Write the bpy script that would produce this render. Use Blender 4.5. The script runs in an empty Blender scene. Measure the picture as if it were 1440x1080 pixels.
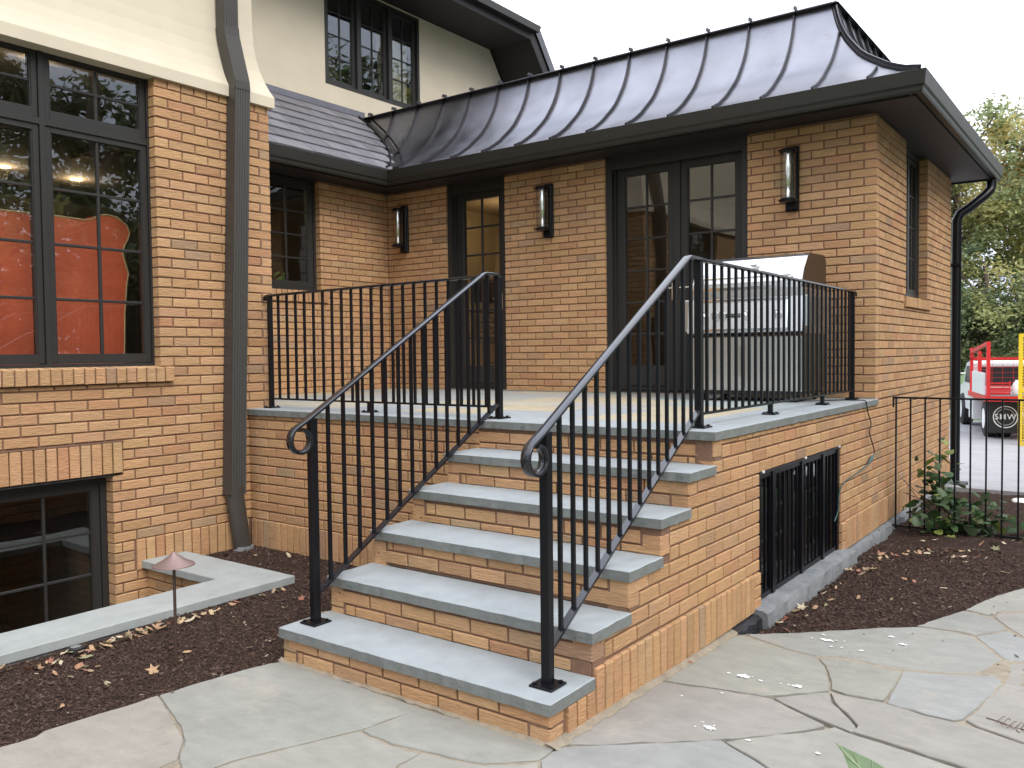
import bpy, math, random
import numpy as np
from mathutils import Matrix, Vector
RN = random.Random(11)
S = bpy.context.scene
COL = S.collection
rad = math.radians
# ================================================================ camera, world, sun, exposure
cd = bpy.data.cameras.new('camera'); cam = bpy.data.objects.new('camera', cd); COL.objects.link(cam)
S.camera = cam
C0 = Vector((1.6773, -2.4692, 1.5101))
R_ = Vector((0.803614744864317, 0.5950493934352719, -0.010934404829423379))
U_ = Vector((-0.013042900220996568, 0.03597661422471477, 0.9992675147240357))
W_ = Vector((-0.595006911380434, 0.80288349254499, -0.0366725075264169))
m = Matrix.Identity(4)
for i in range(3):
    m[i][0] = R_[i]; m[i][1] = U_[i]; m[i][2] = -W_[i]; m[i][3] = C0[i]
cam.matrix_world = m
cd.sensor_fit = 'HORIZONTAL'; cd.sensor_width = 36; cd.lens = 1193.2835 / 1440 * 36
cd.clip_start = 0.02; cd.clip_end = 900

world = bpy.data.worlds.new('World'); S.world = world; world.use_nodes = True
nt = world.node_tree; nt.nodes.clear()
out = nt.nodes.new('ShaderNodeOutputWorld'); bg = nt.nodes.new('ShaderNodeBackground')
sky = nt.nodes.new('ShaderNodeTexSky'); sky.sky_type = 'NISHITA'; sky.sun_disc = False
SUN_EL, SUN_AZ = rad(44), rad(112)      # azimuth clockwise from +Y
sky.sun_elevation = SUN_EL; sky.sun_rotation = SUN_AZ; sky.dust_density = 3; sky.air_density = 1.2
tc = nt.nodes.new('ShaderNodeTexCoord'); mp = nt.nodes.new('ShaderNodeMapping')
mp.inputs['Scale'].default_value = (1.2, 1.2, 3.0)
nz = nt.nodes.new('ShaderNodeTexNoise'); nz.inputs['Scale'].default_value = 2.2; nz.inputs['Detail'].default_value = 6
cr = nt.nodes.new('ShaderNodeValToRGB')
cr.color_ramp.elements[0].position = .3; cr.color_ramp.elements[0].color = (8.6, 9.7, 12.2, 1)
cr.color_ramp.elements[1].position = .7; cr.color_ramp.elements[1].color = (13.5, 13.6, 13.8, 1)
mx = nt.nodes.new('ShaderNodeMix'); mx.data_type = 'RGBA'; mx.inputs[0].default_value = .86
nt.links.new(tc.outputs['Generated'], mp.inputs[0]); nt.links.new(mp.outputs[0], nz.inputs['Vector'])
nt.links.new(nz.outputs[0], cr.inputs[0]); nt.links.new(sky.outputs[0], mx.inputs[6]); nt.links.new(cr.outputs[0], mx.inputs[7])
sep = nt.nodes.new('ShaderNodeSeparateXYZ'); nt.links.new(tc.outputs['Generated'], sep.inputs[0])
gr_ = nt.nodes.new('ShaderNodeMapRange'); gr_.inputs[1].default_value = 0; gr_.inputs[2].default_value = 1; gr_.inputs[3].default_value = .62; gr_.inputs[4].default_value = 1.75
nt.links.new(sep.outputs[2], gr_.inputs[0]); vsc = nt.nodes.new('ShaderNodeVectorMath'); vsc.operation = 'SCALE'
nt.links.new(mx.outputs[2], vsc.inputs[0]); nt.links.new(gr_.outputs[0], vsc.inputs['Scale'])
nt.links.new(vsc.outputs[0], bg.inputs[0]); bg.inputs[1].default_value = 0.10
nt.links.new(bg.outputs[0], out.inputs[0])

sd = bpy.data.lights.new('sun', 'SUN'); sd.energy = 1.25; sd.angle = rad(30); sd.color = (1.0, .95, .88)
sun = bpy.data.objects.new('sun', sd); COL.objects.link(sun)
sdir = Vector((math.sin(SUN_AZ)*math.cos(SUN_EL), math.cos(SUN_AZ)*math.cos(SUN_EL), math.sin(SUN_EL)))
sun.rotation_euler = sdir.to_track_quat('Z', 'Y').to_euler(); sun.location = (8, -8, 14)
S.view_settings.view_transform = 'Standard'; S.view_settings.look = 'None'
S.view_settings.exposure = 0.80; S.view_settings.gamma = 1; S.view_settings.use_curve_mapping = False
S.render.engine = 'CYCLES'; S.cycles.max_bounces = 8; S.cycles.transparent_max_bounces = 16

# ================================================================ helpers
WO = {}
def wo(o): return WO.get(o.name, Vector((0, 0, 0))) if o else Vector((0, 0, 0))

class MB:
    def __init__(s): s.v = []; s.f = []; s.c = []; s.k = (1, 1, 1)
    def add(s, vs, fs):
        b = len(s.v); s.v += [tuple(p) for p in vs]
        for f in fs: s.f.append([b+i for i in f]); s.c.append(s.k)
        return s
    def box(s, x0, x1, y0, y1, z0, z1):
        x0, x1 = min(x0, x1), max(x0, x1); y0, y1 = min(y0, y1), max(y0, y1); z0, z1 = min(z0, z1), max(z0, z1)
        return s.add([(x0,y0,z0),(x1,y0,z0),(x1,y1,z0),(x0,y1,z0),(x0,y0,z1),(x1,y0,z1),(x1,y1,z1),(x0,y1,z1)],
            [(0,3,2,1),(4,5,6,7),(0,1,5,4),(1,2,6,5),(2,3,7,6),(3,0,4,7)])
    def cbox(s, x0, x1, y0, y1, z0, z1, b=.004):     # box with chamfered edges
        x0, x1 = min(x0, x1), max(x0, x1); y0, y1 = min(y0, y1), max(y0, y1); z0, z1 = min(z0, z1), max(z0, z1)
        b = min(b, (x1-x0)*.4, (y1-y0)*.4, (z1-z0)*.4)
        vs = []; idx = {}
        for i, x in ((0, x0), (1, x1)):
            for j, y in ((0, y0), (1, y1)):
                for k, z in ((0, z0), (1, z1)):
                    sx = b if i == 0 else -b; sy = b if j == 0 else -b; sz = b if k == 0 else -b
                    idx[i,j,k,'x'] = len(vs); vs.append((x, y+sy, z+sz))
                    idx[i,j,k,'y'] = len(vs); vs.append((x+sx, y, z+sz))
                    idx[i,j,k,'z'] = len(vs); vs.append((x+sx, y+sy, z))
        g = lambda *a: idx[a]
        fs = [[g(0,0,0,'x'),g(0,0,1,'x'),g(0,1,1,'x'),g(0,1,0,'x')],[g(1,0,0,'x'),g(1,1,0,'x'),g(1,1,1,'x'),g(1,0,1,'x')],
              [g(0,0,0,'y'),g(1,0,0,'y'),g(1,0,1,'y'),g(0,0,1,'y')],[g(0,1,0,'y'),g(0,1,1,'y'),g(1,1,1,'y'),g(1,1,0,'y')],
              [g(0,0,0,'z'),g(0,1,0,'z'),g(1,1,0,'z'),g(1,0,0,'z')],[g(0,0,1,'z'),g(1,0,1,'z'),g(1,1,1,'z'),g(0,1,1,'z')]]
        for i in (0, 1):
            for j in (0, 1): fs.append([g(i,j,0,'x'),g(i,j,1,'x'),g(i,j,1,'y'),g(i,j,0,'y')])
            for k in (0, 1): fs.append([g(i,0,k,'x'),g(i,1,k,'x'),g(i,1,k,'z'),g(i,0,k,'z')])
            for j in (0, 1):
                for k in (0, 1): fs.append([g(i,j,k,'x'),g(i,j,k,'y'),g(i,j,k,'z')])
        for j in (0, 1):
            for k in (0, 1): fs.append([g(0,j,k,'y'),g(1,j,k,'y'),g(1,j,k,'z'),g(0,j,k,'z')])
        return s.add(vs, fs)
    def tube(s, path, r, n=10, cap=True, up=None):
        P = [Vector(p) for p in path]; rs = r if isinstance(r, (list, tuple)) else [r]*len(P)
        vs = []; fs = []; prev = None
        for i, p in enumerate(P):
            t = (P[min(i+1, len(P)-1)] - P[max(i-1, 0)]).normalized()
            if prev is None:
                a = Vector((0,0,1)) if abs(t.z) < .9 else Vector((1,0,0)); nn = t.cross(a).normalized()
            else: nn = (prev - t*prev.dot(t)).normalized()
            prev = nn; bb = t.cross(nn)
            for k in range(n):
                a = 2*math.pi*k/n; vs.append(p + (nn*math.cos(a) + bb*math.sin(a))*rs[i])
        for i in range(len(P)-1):
            for k in range(n):
                a = i*n+k; b = i*n+(k+1)%n; fs.append((a, b, b+n, a+n))
        if cap: fs.append(tuple(range(n))[::-1]); fs.append(tuple(range((len(P)-1)*n, len(P)*n)))
        return s.add(vs, fs)
    def sweep(s, path, prof, xdir=None, cap=True, closed=True):
        """profile points (a,b): a along side vector, b along normal; side = xdir if given"""
        P = [Vector(p) for p in path]; vs = []; fs = []; n = len(prof)
        for i, p in enumerate(P):
            d0 = (P[i]-P[i-1]).normalized() if i else (P[1]-P[0]).normalized()
            d1 = (P[i+1]-P[i]).normalized() if i < len(P)-1 else d0
            t = (d0+d1).normalized(); sd_ = Vector(xdir); sd_ = (sd_ - t*sd_.dot(t)).normalized(); nn = sd_.cross(t)
            k = 1/max(.5, math.sqrt((1+d0.dot(d1))/2))
            for a, b in prof: vs.append(p + sd_*a + nn*b*k)
        m_ = n if closed else n-1
        for i in range(len(P)-1):
            for k in range(m_): a = i*n+k; b = i*n+(k+1)%n; fs.append((a, b, b+n, a+n))
        if cap and closed: fs.append(tuple(range(n))[::-1]); fs.append(tuple(range((len(P)-1)*n, len(P)*n)))
        return s.add(vs, fs)
    def lathe(s, c, prof, n=20):
        vs = []; fs = []
        for r_, z in prof:
            for k in range(n): a = 2*math.pi*k/n; vs.append((c[0]+r_*math.cos(a), c[1]+r_*math.sin(a), c[2]+z))
        for i in range(len(prof)-1):
            for k in range(n): a = i*n+k; b = i*n+(k+1)%n; fs.append((a, b, b+n, a+n))
        return s.add(vs, fs)
    def prism(s, poly, fn, d0, d1):      # poly 2D, fn(a,b,d)->xyz
        n = len(poly); vs = [fn(a, b, d0) for a, b in poly] + [fn(a, b, d1) for a, b in poly]
        fs = [tuple(range(n))[::-1], tuple(range(n, 2*n))] + [(i, (i+1)%n, n+(i+1)%n, n+i) for i in range(n)]
        return s.add(vs, fs)
    def build(s, name, mat, parent=None, smooth=False, kind=None, recalc=True, label=None):
        me = bpy.data.meshes.new(name)
        used = sorted({i for f in s.f for i in f})
        if len(used) < len(s.v):
            mp_ = {q: i for i, q in enumerate(used)}; s.v = [s.v[q] for q in used]; s.f = [[mp_[i] for i in f] for f in s.f]
        a = np.array(s.v, dtype=float)
        o0 = (a.min(0)+a.max(0))/2; o0[2] = a[:, 2].min()
        a = a - o0
        me.from_pydata(a.tolist(), [], s.f); me.materials.append(mat)
        if any(c != (1, 1, 1) for c in s.c):
            at = me.attributes.new('bcol', 'FLOAT_COLOR', 'FACE')
            at.data.foreach_set('color', np.array([(c[0], c[1], c[2], 1) for c in s.c], dtype=np.float32).ravel())
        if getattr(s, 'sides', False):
            me.materials.append(M['slab_side'])
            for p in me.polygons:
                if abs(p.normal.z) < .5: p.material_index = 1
        if recalc:
            import bmesh
            bm = bmesh.new(); bm.from_mesh(me); bmesh.ops.recalc_face_normals(bm, faces=bm.faces); bm.to_mesh(me); bm.free()
        if smooth:
            me.polygons.foreach_set('use_smooth', [True]*len(me.polygons))
            try: me.set_sharp_from_angle(angle=rad(40))
            except Exception: pass
        me.update()
        o = bpy.data.objects.new(name, me); COL.objects.link(o)
        o0 = Vector(o0.tolist())
        if parent: o.parent = parent
        o.location = o0 - wo(parent); WO[o.name] = o0
        if kind: o['kind'] = kind
        if label: o['label'] = label
        return o

def thing(name, label, cat, loc, group=None):
    o = bpy.data.objects.new(name, None); COL.objects.link(o); o.location = loc; o.empty_display_size = .1
    o['label'] = label; o['category'] = cat
    if group: o['group'] = group
    WO[o.name] = Vector(loc); return o
def tag(o, label, cat, group=None, kind=None):
    if label: o['label'] = label
    if cat: o['category'] = cat
    if group: o['group'] = group
    if kind: o['kind'] = kind
    return o
def inst(name, me, parent, loc, rot=(0,0,0), color=None, scale=None):
    o = bpy.data.objects.new(name, me); COL.objects.link(o)
    if parent: o.parent = parent
    o.location = Vector(loc) - wo(parent); o.rotation_euler = rot
    if scale: o.scale = scale
    if color: o.color = (color[0], color[1], color[2], 1)
    return o

def mat(name, base=(.5,.5,.5), rough=.6, metal=0, var=0, vscale=6, vdet=5, bump=0, bscale=80, stretch=(1,1,1), src=None,
        col2=None, emit=None, spec=.5, rvar=0, coat=0, stain=None, bdist=.01, stain2=None):
    mt = bpy.data.materials.new(name); mt.use_nodes = True; t = mt.node_tree; p = t.nodes['Principled BSDF']
    L = t.links.new; N = t.nodes.new
    p.inputs['Roughness'].default_value = rough; p.inputs['Metallic'].default_value = metal
    p.inputs['Specular IOR Level'].default_value = spec
    if coat: p.inputs['Coat Weight'].default_value = coat; p.inputs['Coat Roughness'].default_value = .15
    ge = N('ShaderNodeNewGeometry'); mpn = N('ShaderNodeMapping'); mpn.inputs['Scale'].default_value = stretch
    L(ge.outputs['Position'], mpn.inputs[0])
    if src == 'object': c = N('ShaderNodeObjectInfo').outputs['Color']
    elif src == 'attr':
        a = N('ShaderNodeAttribute'); a.attribute_name = 'bcol'; c = a.outputs['Color']
    else:
        rgb = N('ShaderNodeRGB'); rgb.outputs[0].default_value = (*base, 1); c = rgb.outputs[0]
    if var or col2 is not None:
        n1 = N('ShaderNodeTexNoise'); n1.inputs['Scale'].default_value = vscale; n1.inputs['Detail'].default_value = vdet
        n1.inputs['Roughness'].default_value = .6
        L(mpn.outputs[0], n1.inputs['Vector'])
        if col2 is not None:
            rp = N('ShaderNodeMapRange'); rp.inputs[1].default_value = .38; rp.inputs[2].default_value = .62
            L(n1.outputs[0], rp.inputs[0]); m1 = N('ShaderNodeMix'); m1.data_type = 'RGBA'
            L(rp.outputs[0], m1.inputs[0]); L(c, m1.inputs[6]); m1.inputs[7].default_value = (*col2, 1); c = m1.outputs[2]
        if var:
            r2 = N('ShaderNodeMapRange'); r2.inputs[1].default_value = .3; r2.inputs[2].default_value = .7
            r2.inputs[3].default_value = 1-var; r2.inputs[4].default_value = 1+var
            n3 = N('ShaderNodeTexNoise'); n3.inputs['Scale'].default_value = vscale*3.1; n3.inputs['Detail'].default_value = vdet
            L(mpn.outputs[0], n3.inputs['Vector']); ad = N('ShaderNodeMath'); ad.operation = 'ADD'
            L(n1.outputs[0], ad.inputs[0]); L(n3.outputs[0], ad.inputs[1]); hf = N('ShaderNodeMath'); hf.operation = 'MULTIPLY'
            hf.inputs[1].default_value = .5; L(ad.outputs[0], hf.inputs[0]); L(hf.outputs[0], r2.inputs[0])
            m2 = N('ShaderNodeVectorMath'); m2.operation = 'SCALE'; L(c, m2.inputs[0]); L(r2.outputs[0], m2.inputs['Scale']); c = m2.outputs[0]
    for stain in [q for q in (stain, stain2) if q]:      # (colour, scale, threshold, amount)
        n4 = N('ShaderNodeTexNoise'); n4.inputs['Scale'].default_value = stain[1]; n4.inputs['Detail'].default_value = 8; n4.inputs['Roughness'].default_value = .7
        L(ge.outputs['Position'], n4.inputs['Vector']); r4 = N('ShaderNodeMapRange'); r4.inputs[1].default_value = stain[2]; r4.inputs[2].default_value = stain[2]+.12
        r4.inputs[4].default_value = stain[3] if len(stain) > 3 else .7
        L(n4.outputs[0], r4.inputs[0]); m4 = N('ShaderNodeMix'); m4.data_type = 'RGBA'; L(r4.outputs[0], m4.inputs[0]); L(c, m4.inputs[6])
        m4.inputs[7].default_value = (*stain[0], 1); c = m4.outputs[2]
    L(c, p.inputs['Base Color'])
    if bump:
        n2 = N('ShaderNodeTexNoise'); n2.inputs['Scale'].default_value = bscale; n2.inputs['Detail'].default_value = 6; n2.inputs['Roughness'].default_value = .65
        L(mpn.outputs[0], n2.inputs['Vector']); b = N('ShaderNodeBump'); b.inputs['Strength'].default_value = bump; b.inputs['Distance'].default_value = bdist
        L(n2.outputs[0], b.inputs['Height']); L(b.outputs[0], p.inputs['Normal'])
    if rvar:
        n5 = N('ShaderNodeTexNoise'); n5.inputs['Scale'].default_value = 3; n5.inputs['Detail'].default_value = 7
        L(mpn.outputs[0], n5.inputs['Vector']); r5 = N('ShaderNodeMapRange'); r5.inputs[1].default_value = .3; r5.inputs[2].default_value = .7
        r5.inputs[3].default_value = rough-rvar; r5.inputs[4].default_value = rough+rvar; L(n5.outputs[0], r5.inputs[0]); L(r5.outputs[0], p.inputs['Roughness'])
    if emit: p.inputs['Emission Color'].default_value = (*emit[:3], 1); p.inputs['Emission Strength'].default_value = emit[3]
    return mt

M = {}
BR = dict(stain=((.27,.19,.125), 2.1, .54, .28), rough=.85, var=.15, vscale=22, bump=.9, bscale=55, stretch=(.40,.40,2.3), spec=.25, bdist=.012)
M['brick'] = mat('brick_face', src='object', **BR)
M['brickj'] = mat('brick_face_joined', src='attr', **BR)
M['mortar'] = mat('brown_mortar', (.19,.105,.066), .95, var=.25, vscale=30, bump=.5, bscale=150)
M['stucco'] = mat('cream_stucco', (.56,.49,.375), .9, var=.07, vscale=1.3, bump=.3, bscale=90, col2=(.52,.46,.355), spec=.2, bdist=.004)
M['bluestone'] = mat('bluestone', src='object', rough=.62, var=.13, vscale=3.6, vdet=9, bump=.3, bscale=26, spec=.4, bdist=.006, rvar=.1, stain=((.36,.37,.36), 5, .60, .25), stain2=((.16,.165,.16), 9, .64, .3))
M['slab_side'] = mat('bluestone_dark_side', (.150,.160,.150), .75, var=.14, vscale=9, bump=.55, bscale=45, bdist=.008)  # darker bluestone tone for the steep slab faces
M['flag'] = mat('flagstone', src='object', rough=.7, var=.15, vscale=3.0, vdet=9, bump=.5, bscale=14, spec=.35, bdist=.012, rvar=.08, stain=((.34,.30,.24), 3.4, .57, .5), stretch=(1,1.7,1), stain2=((.12,.115,.10), 7.5, .62, .35))
def cleft(mt, sc=1.7, st=.35, dist=.02):
    t = mt.node_tree; p = t.nodes['Principled BSDF']; ge = t.nodes.new('ShaderNodeNewGeometry'); n = t.nodes.new('ShaderNodeTexNoise'); n.inputs['Scale'].default_value = sc; n.inputs['Detail'].default_value = 4; n.inputs['Distortion'].default_value = .8
    sn = t.nodes.new('ShaderNodeMath'); sn.operation = 'SNAP'; sn.inputs[1].default_value = .085; b = t.nodes.new('ShaderNodeBump'); b.inputs['Strength'].default_value = st; b.inputs['Distance'].default_value = dist
    t.links.new(ge.outputs['Position'], n.inputs['Vector']); t.links.new(n.outputs[0], sn.inputs[0]); t.links.new(sn.outputs[0], b.inputs['Height'])
    old = p.inputs['Normal'].links[0].from_socket; t.links.new(old, b.inputs['Normal']); t.links.new(b.outputs[0], p.inputs['Normal'])
cleft(M['flag'], 1.6, .4, .02)
M['joint'] = mat('sand_joint', (.245,.205,.150), .95, var=.3, vscale=9, bump=.5, bscale=120)
M['iron'] = mat('black_painted_iron', (.006,.006,.008), .30, spec=.22)
M['rail'] = mat('glossy_black_rail', (.008,.008,.012), .22, spec=.55, coat=.35)
M['bronze'] = mat('dark_bronze_trim', (.022,.020,.018), .42, var=.08, vscale=3, spec=.5)
M['soffit'] = mat('dark_soffit', (.022,.019,.020), .55, var=.06, vscale=2, spec=.3)
M['frame'] = mat('charcoal_window_frame', (.027,.025,.023), .45, var=.06, vscale=5, spec=.3)
M['gutter'] = mat('bronze_gutter', (.024,.022,.018), .40, var=.10, vscale=2.5, spec=.28)
M['spout'] = mat('taupe_downspout', (.050,.045,.040), .35, var=.08, vscale=2.5, spec=.4)
M['roofmetal'] = mat('standing_seam_metal', (.250,.247,.272), .39, metal=1, var=.10, vscale=1.1, rvar=.10, bump=.03, bscale=1.6, bdist=.03, stain=((.17,.165,.175), 2.6, .58, .5))
M['seam'] = mat('seam_metal', (.055,.052,.056), .42, metal=.9, var=.1)
M['flash'] = mat('flashing_metal', (.13,.125,.135), .4, metal=.9, var=.15, vscale=4)
M['slate'] = mat('slate_tile', src='object', rough=.55, var=.16, vscale=7, bump=.35, bscale=35, spec=.5, bdist=.006)
M['steel'] = mat('stainless_steel', (.60,.60,.59), .30, metal=1, var=.05, vscale=4, stretch=(.3,.3,14), bump=.03, bscale=40)
M['darksteel'] = mat('dark_steel_side', (.10,.075,.055), .35, metal=.8)  # brown of the reflected brick is put into this metal colour
M['chrome'] = mat('chrome', (.85,.85,.85), .1, metal=1)
M['black'] = mat('black_plastic', (.012,.012,.013), .5)
M['rubber'] = mat('tyre_rubber', (.02,.02,.02), .8, bump=.3, bscale=60)
M['concrete'] = mat('grey_footing_concrete', (.165,.17,.172), .9, var=.25, vscale=7, bump=.6, bscale=40, stain=((.09,.10,.12), 4, .55, .6))
M['tar'] = mat('black_waterproofing', (.012,.013,.017), .38, bump=.8, bscale=30, bdist=.03)
M['mulch'] = mat('mulch_ground', (.050,.030,.022), .95, var=.5, vscale=12, bump=1, bscale=70, bdist=.03, spec=.2)
M['chip'] = mat('mulch_chips', src='attr', rough=.9, var=.3, vscale=50, spec=.25)
M['leafdry'] = mat('dry_leaf', src='object', rough=.75, var=.25, vscale=40, bump=.3, bscale=60)
M['drive'] = mat('concrete_drive', (.27,.265,.268), .85, var=.16, vscale=1.3, bump=.3, bscale=50)
M['grass'] = mat('grass_ground', (.075,.13,.035), .95, var=.35, vscale=6, bump=.8, bscale=60, bdist=.05)
M['redpaint'] = mat('red_paint', (.55,.016,.018), .35, var=.12, vscale=5)
M['whitepaint'] = mat('white_paint', (.78,.79,.80), .3, coat=.4)
M['yellow'] = mat('yellow_paint', (.72,.50,.02), .4, var=.1)
M['leather'] = mat('red_leather', (.62,.115,.05), .5, var=.16, vscale=2.5, bump=.2, bscale=30, bdist=.01)
M['piping'] = mat('tan_piping', (.50,.36,.18), .6)
M['room'] = mat('interior_wall', (.12,.10,.085), .9)
M['roomwarm'] = mat('interior_warm', (.38,.29,.18), .8)
M['roompale'] = mat('interior_pale', (.5,.47,.40), .9)
M['roomdark'] = mat('interior_dark', (.05,.045,.04), .9)
M['curtain'] = mat('pale_curtain', (.55,.52,.40), .9, var=.1)
M['lampcap'] = mat('copper_brown_cap', (.23,.155,.14), .45, metal=.5, var=.1, vscale=20)
M['lampstake'] = mat('brown_stake', (.055,.03,.022), .5)
M['lit'] = mat('lit_lamp', (1,.8,.5), .5, emit=(1,.62,.25,9))
M['milk'] = mat('white_shade', (.8,.8,.78), .4)
M['green'] = mat('green_plastic', (.035,.085,.08), .5)
M['splash'] = mat('white_paint_spill', (.80,.80,.80), .7)
M['bark'] = mat('tree_bark', (.13,.10,.075), .95, var=.3, vscale=9, bump=.8, bscale=25, bdist=.03)
M['twig'] = mat('dry_twig', (.10,.06,.04), .9)
def leafmat(name, src='attr', tr=.35):
    mt = mat(name, src=src, rough=.55, var=.2, vscale=9, spec=.35)
    t = mt.node_tree; p = t.nodes['Principled BSDF']; o = t.nodes['Material Output']
    tl = t.nodes.new('ShaderNodeBsdfTranslucent'); mxs = t.nodes.new('ShaderNodeMixShader'); mxs.inputs[0].default_value = tr
    t.links.new(p.inputs['Base Color'].links[0].from_socket, tl.inputs[0])
    t.links.new(p.outputs[0], mxs.inputs[1]); t.links.new(tl.outputs[0], mxs.inputs[2]); t.links.new(mxs.outputs[0], o.inputs[0])
    return mt
M['foliage'] = leafmat('foliage'); M['leafgreen'] = leafmat('green_leaf', 'object', .25)
def glassmat(name, ior, tint, wav=.0):
    mt = bpy.data.materials.new(name); mt.use_nodes = True; t = mt.node_tree; t.nodes.remove(t.nodes['Principled BSDF'])
    o = t.nodes['Material Output']; tr = t.nodes.new('ShaderNodeBsdfTransparent'); tr.inputs[0].default_value = (*tint, 1)
    gl = t.nodes.new('ShaderNodeBsdfGlossy'); gl.inputs['Roughness'].default_value = .0
    fr = t.nodes.new('ShaderNodeFresnel'); fr.inputs[0].default_value = ior; mxs = t.nodes.new('ShaderNodeMixShader')
    ge = t.nodes.new('ShaderNodeNewGeometry'); n = t.nodes.new('ShaderNodeTexNoise'); n.inputs['Scale'].default_value = 2.2; n.inputs['Detail'].default_value = 1
    b = t.nodes.new('ShaderNodeBump'); b.inputs['Strength'].default_value = wav; b.inputs['Distance'].default_value = .02
    t.links.new(ge.outputs['Position'], n.inputs['Vector']); t.links.new(n.outputs[0], b.inputs['Height'])
    t.links.new(b.outputs[0], gl.inputs['Normal'])
    mi = t.nodes.new('ShaderNodeMapRange'); mi.inputs[3].default_value = ior; mi.inputs[4].default_value = 1/ior     # thin pane: same index from both sides
    t.links.new(ge.outputs['Backfacing'], mi.inputs[0]); t.links.new(mi.outputs[0], fr.inputs[0])
    t.links.new(fr.outputs[0], mxs.inputs[0]); t.links.new(tr.outputs[0], mxs.inputs[1]); t.links.new(gl.outputs[0], mxs.inputs[2])
    t.links.new(mxs.outputs[0], o.inputs[0]); return mt
M['glass'] = glassmat('window_glass', 1.75, (.93,.95,.94), .10)
M['lampglass'] = glassmat('lamp_glass', 1.5, (.95,.96,.95))

# ---------------- wall-plane addressing
ROT = {'-Y': 0, '+X': math.pi/2, '+Y': math.pi, '-X': -math.pi/2}
def P(n, pl, a, z, d=0):
    if n == '-Y': return (a, pl-d, z)
    if n == '+Y': return (a, pl+d, z)
    if n == '+X': return (pl+d, a, z)
    return (pl-d, a, z)
def wbox(mb, n, pl, a0, a1, z0, z1, d0, d1, ch=0):
    p, q = P(n, pl, a0, z0, d0), P(n, pl, a1, z1, d1)
    (mb.cbox(p[0], q[0], p[1], q[1], p[2], q[2], ch) if ch else mb.box(p[0], q[0], p[1], q[1], p[2], q[2])); return mb

# ================================================================ measured dimensions (metres)
CH = .0677; BL = .2026; ZS = .2905                   # brick course, brick module, top of soldier course
G = .07
def gz(y):
    t = min(1, max(0, y/1.8)); return .105-.04*t*t*(3-2*t)          # patio level falls a little beside the steps
HS = [.2613, .4377, .6116, .7803, .947, 1.1139]      # tread tops, terrace last
RUN = .2911; TT = .0454; OS = .0114; ON = .0148; SW = 1.4806
YT = 5*RUN; YF = 4.615; XL = -3.692; YC = 1.695; XR = -5.335; ZT = 3.353; YE = 7.85; XU = -6.29; H = HS[5]

# ---------------- brickwork
PAL = [((.465,.273,.138), 40), ((.445,.256,.128), 30), ((.478,.290,.152), 16), ((.425,.228,.118), 8), ((.41,.243,.132), 6), ((.34,.215,.128), 1.5), ((.38,.25,.145), 2)]
def bcol():
    t = RN.uniform(0, sum(w for _, w in PAL))
    for c, w in PAL:
        t -= w
        if t <= 0: break
    k = RN.uniform(.92, 1.08); return tuple(min(1, x*k*RN.uniform(.97, 1.03)) for x in c)
def brick_geo(l, h, d=.088, jit=.0, rnd=None):
    b = .0035; x = l/2; z = h/2; r = rnd or RN
    J = lambda: r.uniform(-jit, jit)
    ring0 = [(-x, d, -z), (x, d, -z), (x, d, z), (-x, d, z)]
    ring1 = [(-x+J(), b, -z+J()), (x+J(), b, -z+J()), (x+J(), b, z+J()), (-x+J(), b, z+J())]
    ring2 = [(-x+b+J(), J()*.8, -z+b+J()), (x-b+J(), J()*.8, -z+b+J()), (x-b+J(), J()*.8, z-b+J()), (-x+b+J(), J()*.8, z-b+J())]
    vs = ring0+ring1+ring2
    fs = [(i, (i+1)%4, 4+(i+1)%4, 4+i) for i in range(4)] + [(4+i, 4+(i+1)%4, 8+(i+1)%4, 8+i) for i in range(4)] + [(8, 9, 10, 11)]
    return vs, fs
BMESH = {}
def brick_mesh(l, h):
    key = (round(l, 2), round(h, 3), RN.randrange(4))
    if key not in BMESH:
        vs, fs = brick_geo(key[0], h, jit=.0012); me = bpy.data.meshes.new('brick'); me.from_pydata(vs, [], fs)
        me.materials.append(M['brick']); me.update(); BMESH[key] = me
    return BMESH[key]
WALLS = {}
def proj(p):
    d = Vector(p)-C0; z = d.dot(W_)
    if z < .1: return None
    return 720+1193.28*d.dot(R_)/z, 540-1193.28*d.dot(U_)/z, z
def put_brick(owner, n, pl, a, z, l, h, proud=0, name='brick'):
    if callable(owner): owner = owner(a, z)
    if n == '+X' and pl == 0 and a < 1.8 and z > .3: z += .014*(1-a/1.8)
    WALLS.setdefault(owner.name, (owner, []))[1].append((n, pl, a, z, l, h, proud, name))
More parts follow.
